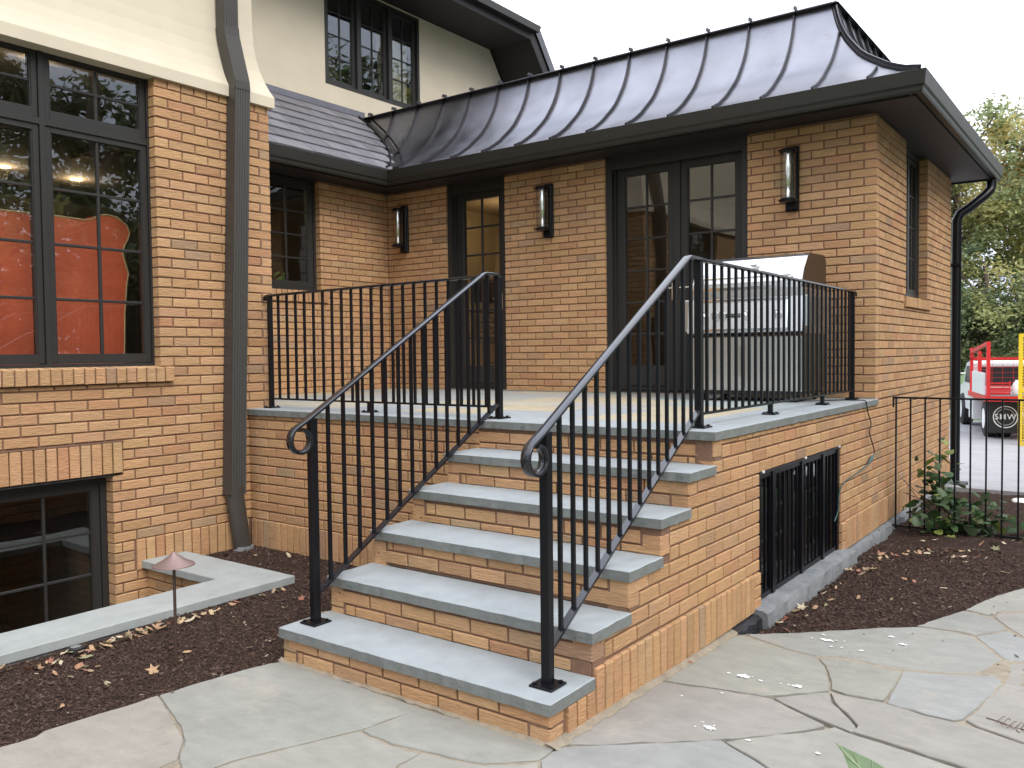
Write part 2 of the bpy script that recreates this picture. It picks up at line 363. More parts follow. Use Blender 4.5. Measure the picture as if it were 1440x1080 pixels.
def brick_wall(owner, n, pl, rects, ph, lo=None, hi=None, dz=0):
    """rects (a0,a1,z0,z1) of solid wall; ph = bond phase; lo/hi = course parity (0/1) in which this wall reaches its corner end"""
    us = sorted({u for r in rects for u in r[:2]}); zmin = min(r[2] for r in rects); zmax = max(r[3] for r in rects)
    A0, A1 = us[0], us[-1]
    for k in range(math.floor((zmin-ZS)/CH)-1, math.ceil((zmax-ZS)/CH)+1):
        za, zb = ZS+dz+k*CH+.005, ZS+dz+(k+1)*CH-.005; segs = []
        for u0, u1 in zip(us[:-1], us[1:]):
            um = (u0+u1)/2; iv = [(max(za, r[2]), min(zb, r[3])) for r in rects if r[0] <= um <= r[1] and min(zb, r[3]) > max(za, r[2])]
            if not iv: continue
            p = (min(i[0] for i in iv), max(i[1] for i in iv))
            if p[1]-p[0] < .014: continue
            if segs and abs(segs[-1][1]-u0) < 1e-6 and abs(segs[-1][2]-p[0]) < 1e-6 and abs(segs[-1][3]-p[1]) < 1e-6: segs[-1][1] = u1
            else: segs.append([u0, u1, p[0], p[1]])
        for si, (u0, u1, z0, z1) in enumerate(segs):
            if lo is not None and (si == 0) and k % 2 != lo: u0 += .1013
            if hi is not None and abs(u1-A1) < 1e-6 and k % 2 != hi: u1 -= .1013
            base = ph + (k % 2)*BL/2; j = math.floor((u0-base)/BL)
            cuts = [u0]
            while base+(j+1)*BL < u1-1e-6:
                j += 1; x = base+j*BL
                if x > u0+.03 and x < u1-.03: cuts.append(x)
            cuts.append(u1)
            for q, (a, b) in enumerate(zip(cuts[:-1], cuts[1:])):
                e0 = 0 if (q == 0) else .005; e1 = 0 if q == len(cuts)-2 else .005
                if b-a-e0-e1 > .015: put_brick(owner, n, pl, (a+e0+b-e1)/2, (z0+z1)/2, b-a-e0-e1, z1-z0, RN.uniform(-.0012, .0012))
def mortar(owner, n, pl, rects, rec=.0095):
    for a0, a1, z0, z1 in rects:
        mb = MB(); wbox(mb, n, pl, a0, a1, z0, z1, -rec, -.10); mb.build('mortar_backing', M['mortar'], owner)
def soldiers(owner, n, pl, a0, a1, z0, z1, proud=.008, mod=.0677, name='soldier_brick', topclip=None):
    k = max(1, round((a1-a0)/mod)); w = (a1-a0)/k
    for i in range(k):
        a = a0+(i+.5)*w; zt = z1 if topclip is None else min(z1, topclip(a))
        if zt-z0 > .02: put_brick(owner, n, pl, a, (z0+zt)/2, w-.009, zt-z0-.004, proud+RN.uniform(-.001, .001), name)
def finish_walls():
    for owner, L in WALLS.values():
        sc = []
        for b in L:
            n, pl, a, z, l, h, pr, nm = b; p = P(n, pl, a, z); q = proj(p)
            nv = {'-Y': Vector((0,-1,0)), '+Y': Vector((0,1,0)), '+X': Vector((1,0,0)), '-X': Vector((-1,0,0))}[n]
            v = (C0-Vector(p)); c = v.normalized().dot(nv)
            ok = q and -20 < q[0] < 1460 and -20 < q[1] < 1100 and c > 0
            sc.append((l*h*c/(v.length**2)) if ok else 0)
        for nm in sorted({b[7] for b in L}):
            idx = [i for i in range(len(L)) if L[i][7] == nm]; idx.sort(key=lambda i: -sc[i])
            sing = [i for i in idx[:300] if sc[i] > 0]; rest = [i for i in idx if i not in set(sing)]
            for i in sing:
                n, pl, a, z, l, h, pr, _ = L[i]
                me = brick_mesh(l, h)
                inst(nm, me, owner, P(n, pl, a, z, pr), (0, 0, ROT[n]), bcol(), (l/round(l, 2), 1, 1))
            if rest:
                mb = MB()
                for i in rest:
                    n, pl, a, z, l, h, pr, _ = L[i]; vs, fs = brick_geo(l, h, jit=.0012); c, s_ = math.cos(ROT[n]), math.sin(ROT[n]); o = P(n, pl, a, z, pr)
                    mb.k = bcol(); mb.add([(o[0]+x*c-y*s_, o[1]+x*s_+y*c, o[2]+zz) for x, y, zz in vs], fs)
                mb.build(nm.replace('brick', 'brickwork'), M['brickj'], owner, kind='stuff', recalc=False)

# ---------------- windows
def window(owner, n, pl, a0, a1, z0, z1, cols, rows, st=.055, dp=.05, name='window', bot=None, m_w=.018, zsp=None):
    """sash frame whose outer edge is a0..a1,z0..z1; panes and muntins as sub-parts. pl = outer face of the sash"""
    bot = bot or st
    fb = MB(); wbox(fb, n, pl, a0, a0+st, z0, z1, 0, -dp, .003); wbox(fb, n, pl, a1-st, a1, z0, z1, 0, -dp, .003)
    wbox(fb, n, pl, a0+st, a1-st, z1-st, z1, -.001, -dp); wbox(fb, n, pl, a0+st, a1-st, z0, z0+bot, -.001, -dp)
    # glazing bead step
    for (u0, u1, v0, v1) in ((a0+st, a0+st+.008, z0+bot, z1-st), (a1-st-.008, a1-st, z0+bot, z1-st)): wbox(fb, n, pl, u0, u1, v0, v1, -.008, -dp)
    fr = fb.build(name, M['frame'], owner)
    g0, g1, h0, h1 = a0+st+.008, a1-st-.008, z0+bot, z1-st
    cw = (g1-g0)/cols; rh = (h1-h0)/rows
    for i in range(1, cols):
        mb = MB(); wbox(mb, n, pl, g0+i*cw-m_w/2, g0+i*cw+m_w/2, h0, h1, -.010, -.034, .003); mb.build('muntin', M['frame'], fr)
    for j in range(1, rows):
        mb = MB(); wbox(mb, n, pl, g0, g1, h0+j*rh-m_w/2, h0+j*rh+m_w/2, -.012, -.032, .003); mb.build('muntin', M['frame'], fr)
    for i in range(cols):
        for j in range(rows):
            mb = MB(); wbox(mb, n, pl, g0+i*cw+.002, g0+(i+1)*cw-.002, h0+j*rh+.002, h0+(j+1)*rh-.002, -.020, -.025); mb.build('pane', M['glass'], fr)
    return fr
def frame4(owner, n, pl, a0, a1, z0, z1, w, d0, d1, name='window_frame', mt='frame', bars=()):
    mb = MB(); wbox(mb, n, pl, a0, a0+w, z0, z1, d0, d1); wbox(mb, n, pl, a1-w, a1, z0, z1, d0, d1)
    wbox(mb, n, pl, a0+w, a1-w, z1-w, z1, d0-.001, d1); wbox(mb, n, pl, a0+w, a1-w, z0, z0+w, d0-.001, d1)
    for b in bars: wbox(mb, n, pl, b[0], b[1], b[2], b[3], d0-.002, d1)
    return mb.build(name, M[mt], owner)

# ================================================================ ground and terrain
def gh(x, y):
    if y < 7.4: return -.09
    if y < 17: return -.09+(-.46+.09)*(y-7.4)/9.6
    return -.46
ys = [-200, -60, -20, -8, -3.1, .60, 7.4, 9, 11, 13, 15, 17, 22, 30, 60, 150, 400]; xs = [-300, -100, -40, -15, -9.5, -2.6, 0, 3, 6, 15, 40, 120, 300]
mb = MB(); vs = [(x, y, gh(x, y)-.01) for y in ys for x in xs]; nx = len(xs)
mb.add(vs, [(j*nx+i, j*nx+i+1, (j+1)*nx+i+1, (j+1)*nx+i) for j in range(len(ys)-1) for i in range(nx-1) if not (xs[i] == -9.5 and ys[j] == -3.1)])
mb.build('ground', M['grass'], kind='structure')
mb = MB(); yy = [7.35, 9, 11, 13, 15, 17, 20, 23.2]
for a, b in zip(yy[:-1], yy[1:]):
    ha, hb = (.06 if a < 7.4 else gh(0, a)+.04*(17-min(a,17))/9.6+.02), (gh(0, b)+.04*(17-min(b,17))/9.6+.02)
    mb.add([(-14, a, ha), (16, a, ha), (16, b, hb), (-14, b, hb)], [(0, 1, 2, 3)])
mb.add([(-14, 7.35, .06), (16, 7.35, .06), (16, 7.35, -.1), (-14, 7.35, -.1)], [(0, 1, 2, 3)])
mb.build('driveway', M['drive'], kind='structure')
mb = MB(); mb.box(-30, 30, 25.2, 27.2, -.5, -.43); mb.build('path', M['drive'], kind='structure')

STONES = [
    ('tan', [(-1.637, -1.415), (-1.619, -1.155), (-1.602, -1.039), (-1.626, -0.998), (-1.617, -0.901), (-1.597, -0.743), (-1.583, -0.562), (-1.444, -0.612), (-1.295, -0.667), (-1.19, -0.705), (-1.081, -0.769), (-1.009, -0.83), (-1.008, -0.898), (-0.999, -0.993), (-0.909, -1.269), (-0.956, -1.64)]),
    ('gray', [(-1.578, -0.559), (-1.564, -0.382), (-1.536, -0.224), (-1.498, -0.061), (-1.456, 0.001), (-0.599, -0.027), (-0.659, -0.303), (-0.773, -0.558), (-0.841, -0.724), (-0.853, -0.794), (-0.858, -0.893), (-0.991, -0.836), (-1.076, -0.766), (-1.197, -0.695), (-1.3, -0.655), (-1.431, -0.61)]),
    ('gray', [(-0.599, -0.027), (-0.007, 0.016), (0.022, 0.009), (0.027, -0.079), (0.025, -0.112), (-0.12, -0.239), (-0.231, -0.267), (-0.352, -0.288), (-0.482, -0.313), (-0.644, -0.299)]),
    ('pale', [(-0.646, -0.315), (-0.483, -0.327), (-0.342, -0.314), (-0.349, -0.413), (-0.279, -0.567), (-0.478, -1.14), (-0.752, -1.109), (-0.969, -1.0), (-0.846, -0.901), (-0.84, -0.803), (-0.828, -0.727), (-0.759, -0.569)]),
    ('pale', [(-0.338, -0.304), (-0.21, -0.284), (-0.108, -0.255), (0.037, -0.128), (0.15, -0.29), (0.284, -0.678), (-0.064, -1.076), (-0.273, -0.574), (-0.336, -0.417)]),
    ('blue', [(0.041, 0.022), (0.172, 0.137), (0.339, 0.28), (0.476, 0.404), (0.624, 0.326), (0.682, 0.292), (0.767, 0.199), (0.908, -0.271), (0.49, -0.57), (0.155, -0.287), (0.034, -0.112), (0.03, -0.039)]),
    ('mauve', [(0.035, 0.045), (0.021, 0.24), (0.034, 0.534), (0.03, 0.802), (0.246, 0.865), (0.442, 0.907), (0.481, 0.907), (0.621, 0.831), (0.734, 0.772), (0.684, 0.677), (0.519, 0.465), (0.334, 0.291), (0.167, 0.147)]),
    ('green', [(0.025, 0.831), (0.023, 1.156), (0.008, 1.498), (0.068, 1.638), (0.314, 1.553), (0.469, 1.531), (0.53, 1.447), (0.609, 1.261), (0.641, 1.15), (0.52, 1.007), (0.437, 0.922), (0.239, 0.88)]),
    ('gray', [(0.071, 1.668), (0.223, 1.788), (0.447, 1.997), (0.615, 2.168), (0.756, 2.279), (0.958, 2.296), (1.019, 2.273), (1.171, 2.015), (1.208, 1.964), (1.221, 1.795), (0.998, 1.668), (0.833, 1.614), (0.729, 1.605), (0.553, 1.616), (0.466, 1.553), (0.31, 1.575)]),
    ('green', [(0.483, 1.529), (0.561, 1.586), (0.736, 1.576), (0.834, 1.581), (0.842, 1.459), (0.851, 1.262), (0.852, 1.175), (0.709, 1.153), (0.643, 1.173), (0.609, 1.283), (0.535, 1.451)]),
    ('blue', [(0.844, 1.589), (1.001, 1.649), (1.22, 1.774), (1.219, 1.664), (1.176, 1.384), (1.144, 1.165), (1.113, 1.124), (1.013, 1.125), (0.868, 1.15), (0.858, 1.257)]),
    ('rose', [(1.228, 1.78), (1.217, 1.959), (1.273, 1.988), (1.685, 1.992), (1.707, 0.983), (1.332, 1.068), (1.194, 1.12), (1.153, 1.155), (1.18, 1.388), (1.224, 1.668)]),
    ('mauve', [(0.485, 0.92), (0.533, 0.987), (0.645, 1.124), (0.689, 1.021), (0.765, 0.925), (0.828, 0.837), (0.846, 0.786), (0.827, 0.771), (0.755, 0.797), (0.621, 0.848)]),
    ('rose', [(0.652, 1.129), (0.716, 1.128), (0.859, 1.143), (1.017, 1.102), (1.117, 1.102), (1.195, 1.096), (1.334, 1.046), (1.706, 0.958), (1.721, 0.439), (1.514, 0.57), (1.215, 0.707), (1.04, 0.745), (0.833, 0.776), (0.834, 0.842), (0.766, 0.943), (0.694, 1.034)]),
    ('pale', [(0.491, 0.4), (0.523, 0.454), (0.745, 0.732), (0.769, 0.775), (0.832, 0.751), (1.041, 0.718), (1.214, 0.681), (1.515, 0.545), (1.72, 0.413), (1.69, -0.046), (0.939, -0.249), (0.772, 0.203), (0.689, 0.297), (0.628, 0.336)]),
    ('gray', [(0.76, 2.295), (0.827, 2.486), (0.912, 2.711), (1.056, 2.658), (1.151, 2.483), (1.022, 2.3), (0.955, 2.32)]),
    ('pale', [(0.918, 2.746), (1.016, 3.129), (1.132, 3.407), (1.679, 4.55), (1.714, 3.277), (1.181, 2.895), (1.063, 2.799), (1.054, 2.701)]),
    ('rose', [(1.067, 2.68), (1.071, 2.758), (1.185, 2.852), (1.698, 3.22), (1.698, 2.36), (1.228, 2.404), (1.159, 2.502)]),
    ('blue', [(1.031, 2.281), (1.157, 2.46), (1.231, 2.368), (1.698, 2.327), (1.698, 2.039), (1.27, 2.018), (1.21, 1.998), (1.175, 2.03)]),
    ('gray', [(-1.03,-1.65),(-0.83,-1.10),(-.54,-1.13),(-.13,-1.07),(-.2,-2.4),(-1.3,-2.4)]),
    ('rose', [(-.1,-1.07),(.25,-.66),(.45,-.55),(.9,-.24),(1.0,-1.3),(.6,-2.4),(-.17,-2.4)]),
    ('gray', [(.95,-.22),(1.69,-.01),(2.8,.1),(2.8,-1.3),(1.05,-1.3)]),
    ('pale', [(1.735,.03),(2.8,.15),(2.8,2),(1.73,1.95)]),
    ('mauve', [(1.73,1.99),(2.8,2.05),(2.8,4.5),(1.73,4.5)]),
    ('blue', [(1.05,-1.34),(2.8,-1.34),(2.8,-3.8),(.65,-3.8),(.65,-2.4)]),
    ('green', [(-1.3,-2.44),(.58,-2.44),(.6,-3.8),(-1.4,-3.8)]),
    ('pale', [(-1.72,-1.45),(-1.06,-1.66),(-1.35,-2.4),(-1.45,-3.8),(-1.95,-3.8)])]
LEDGE = [(-1.95,-3.8)]+[(-1.637, -1.415), (-1.619, -1.155), (-1.602, -1.039), (-1.626, -0.998), (-1.617, -0.901), (-1.597, -0.743), (-1.583, -0.562), (-1.564, -0.382), (-1.536, -0.224), (-1.498, -0.061), (-1.456, 0.001)]
REDGE = [(.0,.0),(0,1.6)]+[(0.071, 1.668), (0.223, 1.788), (0.447, 1.997), (0.615, 2.168), (0.756, 2.279), (0.827, 2.486), (0.912, 2.711), (1.016, 3.129), (1.132, 3.407), (1.679, 4.55)]
PATIO = LEDGE + [(-1.45,.07),(-.02,.07)] + REDGE + [(2.82,4.526),(2.82,-3.8)]
FC = {'tan': (.248,.226,.192), 'gray': (.222,.219,.192), 'pale': (.242,.232,.200), 'blue': (.224,.224,.208), 'mauve': (.220,.205,.181),
      'green': (.228,.223,.188), 'rose': (.236,.219,.190)}
patio = MB().prism([(x, y) for x, y in PATIO], lambda a, b, d: (a, b, d if d < 0 else gz(b)-.006), -.12, .057).build('patio', M['joint'], kind='structure')
def densify(poly, step, jit):
    o = []
    for i, p in enumerate(poly):
        q = poly[(i+1) % len(poly)]; d = math.hypot(q[0]-p[0], q[1]-p[1]); k = max(1, int(d/step))
        for j in range(k):
            t = j/k; nx_, ny_ = (-(q[1]-p[1])/d, (q[0]-p[0])/d) if d > 1e-6 else (0, 0); r = RN.gauss(0, jit) if j else 0
            o.append((p[0]+(q[0]-p[0])*t+nx_*r, p[1]+(q[1]-p[1])*t+ny_*r))
    return o
def inset(poly, dd):
    a = sum(p[0]*poly[(i+1)%len(poly)][1]-poly[(i+1)%len(poly)][0]*p[1] for i, p in enumerate(poly)); sg = 1 if a > 0 else -1
    o = []
    for i, p in enumerate(poly):
        q0 = poly[i-1]; q1 = poly[(i+1) % len(poly)]
        t = Vector((q1[0]-q0[0], q1[1]-q0[1]))
        if t.length < 1e-6: o.append(p); continue
        t.normalize(); o.append((p[0]-t.y*sg*dd, p[1]+t.x*sg*dd))
    return o
for nm, poly in STONES:
    dp_ = densify(poly, .045, .0032); a = inset(dp_, .0012); b = inset(dp_, .0042); n = len(a); zt = RN.uniform(-.002, .002)
    mb = MB(); mb.add([(x, y, .02) for x, y in a]+[(x, y, gz(y)+zt-.003+RN.uniform(-.002,.001)) for x, y in a]+[(x, y, gz(y)+zt) for x, y in b],
        [(i, (i+1)%n, n+(i+1)%n, n+i) for i in range(n)]+[(n+i, n+(i+1)%n, 2*n+(i+1)%n, 2*n+i) for i in range(n)]+[tuple(range(2*n, 3*n))])
    o = mb.build('flagstone', M['flag'], patio); c = FC[nm]; k = RN.uniform(.95, 1.05); o.color = (c[0]*k, c[1]*k, c[2]*k, 1)
# paint spills
for (x, y, r) in ((.295,1.074,.060),(.406,.472,.040),(.555,.455,.018),(.448,1.80,.065),(.764,1.945,.035),(.525,1.10,.045),(.788,.503,.018),(.3,.83,.010),(.693,2.03,.03),(.62,1.74,.02),(.18,.70,.010)):
    mb = MB(); k0 = 13 if r > .03 else 2
    for q in range(k0):
        if q: t_ = RN.uniform(0, 6.28); d_ = r*abs(RN.gauss(0, .85)); cx, cy = x+d_*math.cos(t_)*1.2, y+d_*math.sin(t_)*.8; rr = r*RN.uniform(.03, .14)
        else: cx, cy, rr = x, y, r*(.55 if r < .05 else .42)
        n = 15; pts = []
        for i in range(n):
            t = i*2*math.pi/n; g_ = RN.uniform(.35, 1.15); pts.append((cx+rr*g_*math.cos(t)*1.25, cy+rr*g_*math.sin(t)*.75, gz(cy)+.0035+.0003*q))
        mb.add([(cx, cy, gz(cy)+.0035+.0003*q)]+pts, [(0, i+1, (i+1) % n+1) for i in range(n)])
    mb.build('paint_spill', M['splash'], patio)

# ---------------- mulch
def inside(x, y, poly):
    c = False; j = len(poly)-1
    for i in range(len(poly)):
        xi, yi = poly[i]; xj, yj = poly[j]
        if (yi > y) != (yj > y) and x < (xj-xi)*(y-yi)/(yj-yi)+xi: c = not c
        j = i
    return c
def nz2(x, y):
    return math.sin(x*5.1+1.3*math.sin(y*3.7))*.5+math.sin(y*6.3+x*2.1)*.3+math.sin(x*17+y*13)*.2
def mh(x, y, side):
    if side == 'L': return .086+.008*nz2(x, y)
    t = min(1, max(0, (x-.03)/.7)); return (-.008+.060*t if y < 4.9 else .005+.03*t)+.011*nz2(x, y)
def mulch_sheet(name, x0, x1, y0, y1, side, step=.045):
    nxx = int((x1-x0)/step)+1; nyy = int((y1-y0)/step)+1; vs = []; keep = []
    for j in range(nyy):
        for i in range(nxx):
            x = x0+(x1-x0)*i/(nxx-1); y = y0+(y1-y0)*j/(nyy-1); ins = inside(x, y, PATIO)
            vs.append((x, y, (-.14 if ins else mh(x, y, side)+RN.uniform(-.006, .006)))); keep.append(ins)
    fs = []
    for j in range(nyy-1):
        for i in range(nxx-1):
            q = (j*nxx+i, j*nxx+i+1, (j+1)*nxx+i+1, (j+1)*nxx+i)
            fs.append(q)
    # keep edge vertices from sagging: raise patio-side neighbours to just under the stones
    mb = MB(); v2 = []
    for j in range(nyy):
        for i in range(nxx):
            k = j*nxx+i; x, y, z = vs[k]
            if keep[k]:
                nb = [(j+dj)*nxx+i+di for dj in (-1, 0, 1) for di in (-1, 0, 1) if 0 <= j+dj < nyy and 0 <= i+di < nxx]
                if any(not keep[q] for q in nb): z = gz(y)-.03
            v2.append((x, y, z))
    fs = [f for f in fs if any(v2[i][2] > -.1 for i in f)]
    mb.add(v2, fs); return mb.build(name, M['mulch'], kind='structure', smooth=True)
mulL = mulch_sheet('mulch_bed', -2.72, -1.46, -3.0, 1.46, 'L')
mulL2 = mulch_sheet('mulch_bed', -3.70, -2.50, .86, 1.46, 'L')
mulR = mulch_sheet('mulch_bed', .04, 4.2, 1.5, 7.36, 'R')
CC = [(.055,.031,.023), (.068,.040,.030), (.042,.024,.018), (.085,.052,.038), (.050,.029,.022), (.11,.072,.052), (.036,.021,.016)]
def chips(name, regs, n, side, lo=.006, hi=.026):
    mb = MB()
    for _ in range(n):
        x0, x1, y0, y1 = regs[RN.randrange(len(regs))] if len(regs) > 1 and RN.random() < .25 else regs[0]
        x = RN.uniform(x0, x1); y = RN.uniform(y0, y1)
        if inside(x, y, PATIO):
            if RN.random() < .997: continue
            z = gz(y)+.004
        else: z = mh(x, y, side)+RN.uniform(.0, .014)
        l = RN.uniform(lo, hi)*(2.2 if RN.random() < .04 else 1); w = l*RN.uniform(.12, .4); a = RN.uniform(0, 6.28); tl = RN.gauss(0, .35)
        dx, dy, dz = math.cos(a)*l/2, math.sin(a)*l/2, math.sin(tl)*l/2; px_, py_ = -math.sin(a)*w/2, math.cos(a)*w/2; h_ = RN.uniform(.001, .005)
        mb.k = CC[RN.randrange(7)] if RN.random() > .005 else (.34,.27,.20)
        mb.add([(x-dx-px_, y-dy-py_, z-dz), (x-dx+px_, y-dy+py_, z-dz), (x+dx+px_, y+dy+py_, z+dz), (x+dx-px_, y+dy-py_, z+dz),
                (x-dx*.8, y-dy*.8, z-dz+h_), (x+dx*.8, y+dy*.8, z+dz+h_)], [(0, 3, 5, 4), (3, 2, 5), (2, 1, 4, 5), (1, 0, 4)])
    return tag(mb.build(name, M['chip'], recalc=False), None, None, kind='stuff')
chips('mulch_chips', [(-2.52,-1.5,-1.3,1.42), (-3.66,-2.4,.92,1.42)], 34000, 'L', .004, .017)
chips('mulch_chips', [(.06,1.7,1.6,4.4), (.06,2.4,4.4,7.3)], 40000, 'R', .005, .020)

# ================================================================ the main house
house = thing('main_house', 'tan brick house block with cream stucco upper storey and tall dark framed window', 'house', (XL-.05, .5, 0))
WH = (-.69, .757, 1.456, 3.40); BW = (-1.15, .40, -.55, .736)   # window openings in the left wall (y0,y1,z0,z1)
zt0, zt1 = .736, .956
leftrects = [(-2.6, BW[0], -.6, zt1), (BW[1], YC, -.6, zt0), (.4735, YC, zt0, zt1), (-2.6, YC, zt1, WH[2]-.125), (-2.6, WH[0], WH[2]-.125, 3.40), (WH[1], YC, WH[2]-.125, 3.40), (WH[0], WH[1], WH[2]-.125, WH[2]-.115)]
SB = .535    # soldiers start north of the quoin bricks at the basement window
sold = (SB, YC, .0843, ZS)
brs = [(-2.6, BW[0], -.6, zt1), (BW[1], YC, ZS, zt0), (BW[1], SB, -.6, ZS), (SB, YC, -.6, .0843), (.4735, YC, zt0, zt1), (-2.6, YC, zt1, 1.333), (-2.6, WH[0], 1.333, 3.334), (.842, YC, 1.333, 1.44), (WH[1], YC, 1.44, 3.334)]
brick_wall(house, '+X', XL, brs, WH[1]+.0, hi=1)
k = 0
a = WH[1]
while a < YC-.02:      # header course under the stucco
    w = min(.1013, YC-a); put_brick(house, '+X', XL, a+w/2, 3.334+.034, w-.009, .058, .001); a += w
mortar(house, '+X', XL, [(-2.6, BW[0]+.006, -.6, zt1), (BW[1]+.006, YC-.002, -.6, zt0), (.47, YC-.002, zt0, zt1), (-2.6, YC-.002, zt1, 1.36), (-2.6, WH[0]-.006, 1.36, 3.40), (WH[1]+.006, YC-.002, 1.36, 3.40)])
soldiers(house, '+X', XL, SB+.01, YT-.02, .0843, ZS, .010)
soldiers(house, '+X', XL, -1.28, .466, .752, .954, .016, .0712)
mb = MB(); wbox(mb, '+X', XL, -1.28, .472, .956, .963, -.02, .012); mb.build('lintel_flashing', M['mortar'], house)
mb = MB(); wbox(mb, '+X', XL, -1.28, .41, .738, .747, -.10, .004); mb.build('steel_lintel', M['tar'], house)
# soldier over sides of opening north of .466: none.  rowlock sill
for i in range(23):
    y = .842-.0345-i*.0690
    mb = MB(); vs, fs = brick_geo(.060, .098, d=.13, jit=.0015)
    c, s_ = math.cos(ROT['+X']), math.sin(ROT['+X'])
    o = (XL+.032, y, 1.390); mb.k = bcol()
    mb.add([(o[0]+x*c-yy_*s_, o[1]+x*s_+yy_*c, o[2]+zz+(.012 if (x*c-yy_*s_) < -.05 else 0)) for x, yy_, zz in vs], fs)
    b = mb.build('sill_brick', M['brickj'], house, recalc=False)
mb = MB(); wbox(mb, '+X', XL, -.75, .838, 1.344, 1.432, -.08, .022); mb.build('sill_mortar', M['mortar'], house)
# big window: frames, casements and transoms
mb = MB(); wbox(mb, '+X', XL, -.72, .756, 1.425, 1.4555, -.18, -.074); mb.build('sub_sill', M['frame'], house)
XP = XL-.085
frame4(house, '+X', XP, -.69, .757, 1.456, 3.42, .014, .012, -.09, bars=((.041, .073, 1.47, 3.41), (-.676, .041, 2.945, 2.985), (.073, .743, 2.945, 2.985)))
for (a0, a1) in ((-.674, .040), (.074, .743)):
    window(house, '+X', XP, a0+.001, a1-.001, 1.472, 2.944, 2, 4, .036, name='casement_window', bot=.062)
    window(house, '+X', XP, a0+.001, a1-.001, 2.986, 3.405, 2, 2, .036, name='transom_window', bot=.058)
# stucco storey with flared foot, swept round the corner
FX, FY = -3.66, 1.729
prof = [(0.02, 3.392), (0, 3.392), (0, 3.468), (.004, 3.478), (.022, 3.515), (.048, 3.58), (.072, 3.66), (.090, 3.75), (.102, 3.85), (.108, 3.96), (.11, 4.1), (.11, 5.6), (.11, 7.2)]
mb = MB(); vs = []
for d, z in prof: vs += [(FX-d, -3.2, z), (FX-d, FY-d, z), (XU-.5, FY-d, z)]
mb.add(vs, [(3*i+j, 3*i+j+1, 3*i+j+4, 3*i+j+3) for i in range(1, len(prof)-1) for j in (0, 1)])
mb.box(XL-.30, FX-.0005, -3.2, FY-.0005, 3.392, 3.40)
mb.box(XU, XL-.30, YC-.14, FY-.0005, 3.392, 3.40)
mb.build('stucco_wall', M['stucco'], house)
mb = MB(); mb.box(XL-.10, XL-.155, -3.2, YC-.1, 3.40, 3.47); mb.build('window_head', M['frame'], house)
# basement window
XB = XL-.10
frame4(house, '+X', XB, -1.15, .40, -.55, .738, .04, .01, -.06, bars=((-.40, -.34, -.5, .7),))
window(house, '+X', XB, -.338, .358, -.508, .696, 2, 4, .050, name='basement_window')
window(house, '+X', XB, -1.108, -.402, -.508, .696, 2, 4, .050, name='basement_window')
# return wall facing the doors, recess wall
brick_wall(house, '+Y', YC, [(XR, XL, H, 3.40)], XL, hi=0)
mortar(house, '+Y', YC, [(XR, XL-.002, H, 3.40)])
RWN = (2.86, 3.605, 2.185, 3.353)
rr = [(YC, RWN[0], H, ZT), (RWN[0], RWN[1], H, 2.055), (RWN[1], YF, H, ZT)]
rb = [(YC, RWN[0], H, ZT), (RWN[0], 3.70, H, 2.055), (3.70, YF, H, 2.19), (RWN[1], YF, 2.19, ZT)]
brick_wall(house, '+X', XR, rb, YF-.05)
mortar(house, '+X', XR, [(YC, RWN[0]-.006, H, ZT), (RWN[0], RWN[1]+.006, H, 2.07), (RWN[1]+.006, YF, H, ZT)])
soldiers(house, '+X', XR, 2.80, 3.695, 2.062, 2.183, .02, .0690, 'sill_brick')
frame4(house, '+X', XR-.08, RWN[0], RWN[1], 2.19, 3.345, .030, .01, -.07)
window(house, '+X', XR-.08, RWN[0]+.032, RWN[1]-.032, 2.222, 3.313, 2, 4, .062, name='casement_window')
# upper stucco wall (recessed) and window
mb = MB(); UW = (4.56, 6.235, 4.80, 6.065)
prY = lambda a, b, d: (d, a, b)
for poly in ([(FY-.12, 3.52), (UW[0], 3.52), (UW[0], 6.09), (FY-.12, 6.09)], [(UW[0], 3.52), (UW[1], 3.52), (UW[1], UW[2]), (UW[0], UW[2])], [(UW[0], UW[3]), (UW[1], UW[3]), (UW[1], 6.09), (UW[0], 6.09)], [(UW[1], 3.52), (9.7, 3.52), (7.80, 6.09), (UW[1], 6.09)]):
    mb.prism(poly, prY, XU-.15, XU)
mb.build('stucco_wall', M['stucco'], house)
uw = (UW[1]-UW[0])/3
frame4(house, '+X', XU-.03, UW[0], UW[1], UW[2], UW[3], .04, .035, -.09, bars=((UW[0]+uw-.03, UW[0]+uw+.03, UW[2], UW[3]), (UW[0]+2*uw-.03, UW[0]+2*uw+.03, UW[2], UW[3])))
for i in range(3):
    window(house, '+X', XU-.035, UW[0]+i*uw+(.042 if i == 0 else .032), UW[0]+(i+1)*uw-(.042 if i == 2 else .032), UW[2]+.042, UW[3]-.042, 2, 4, .045, name='upper_window')
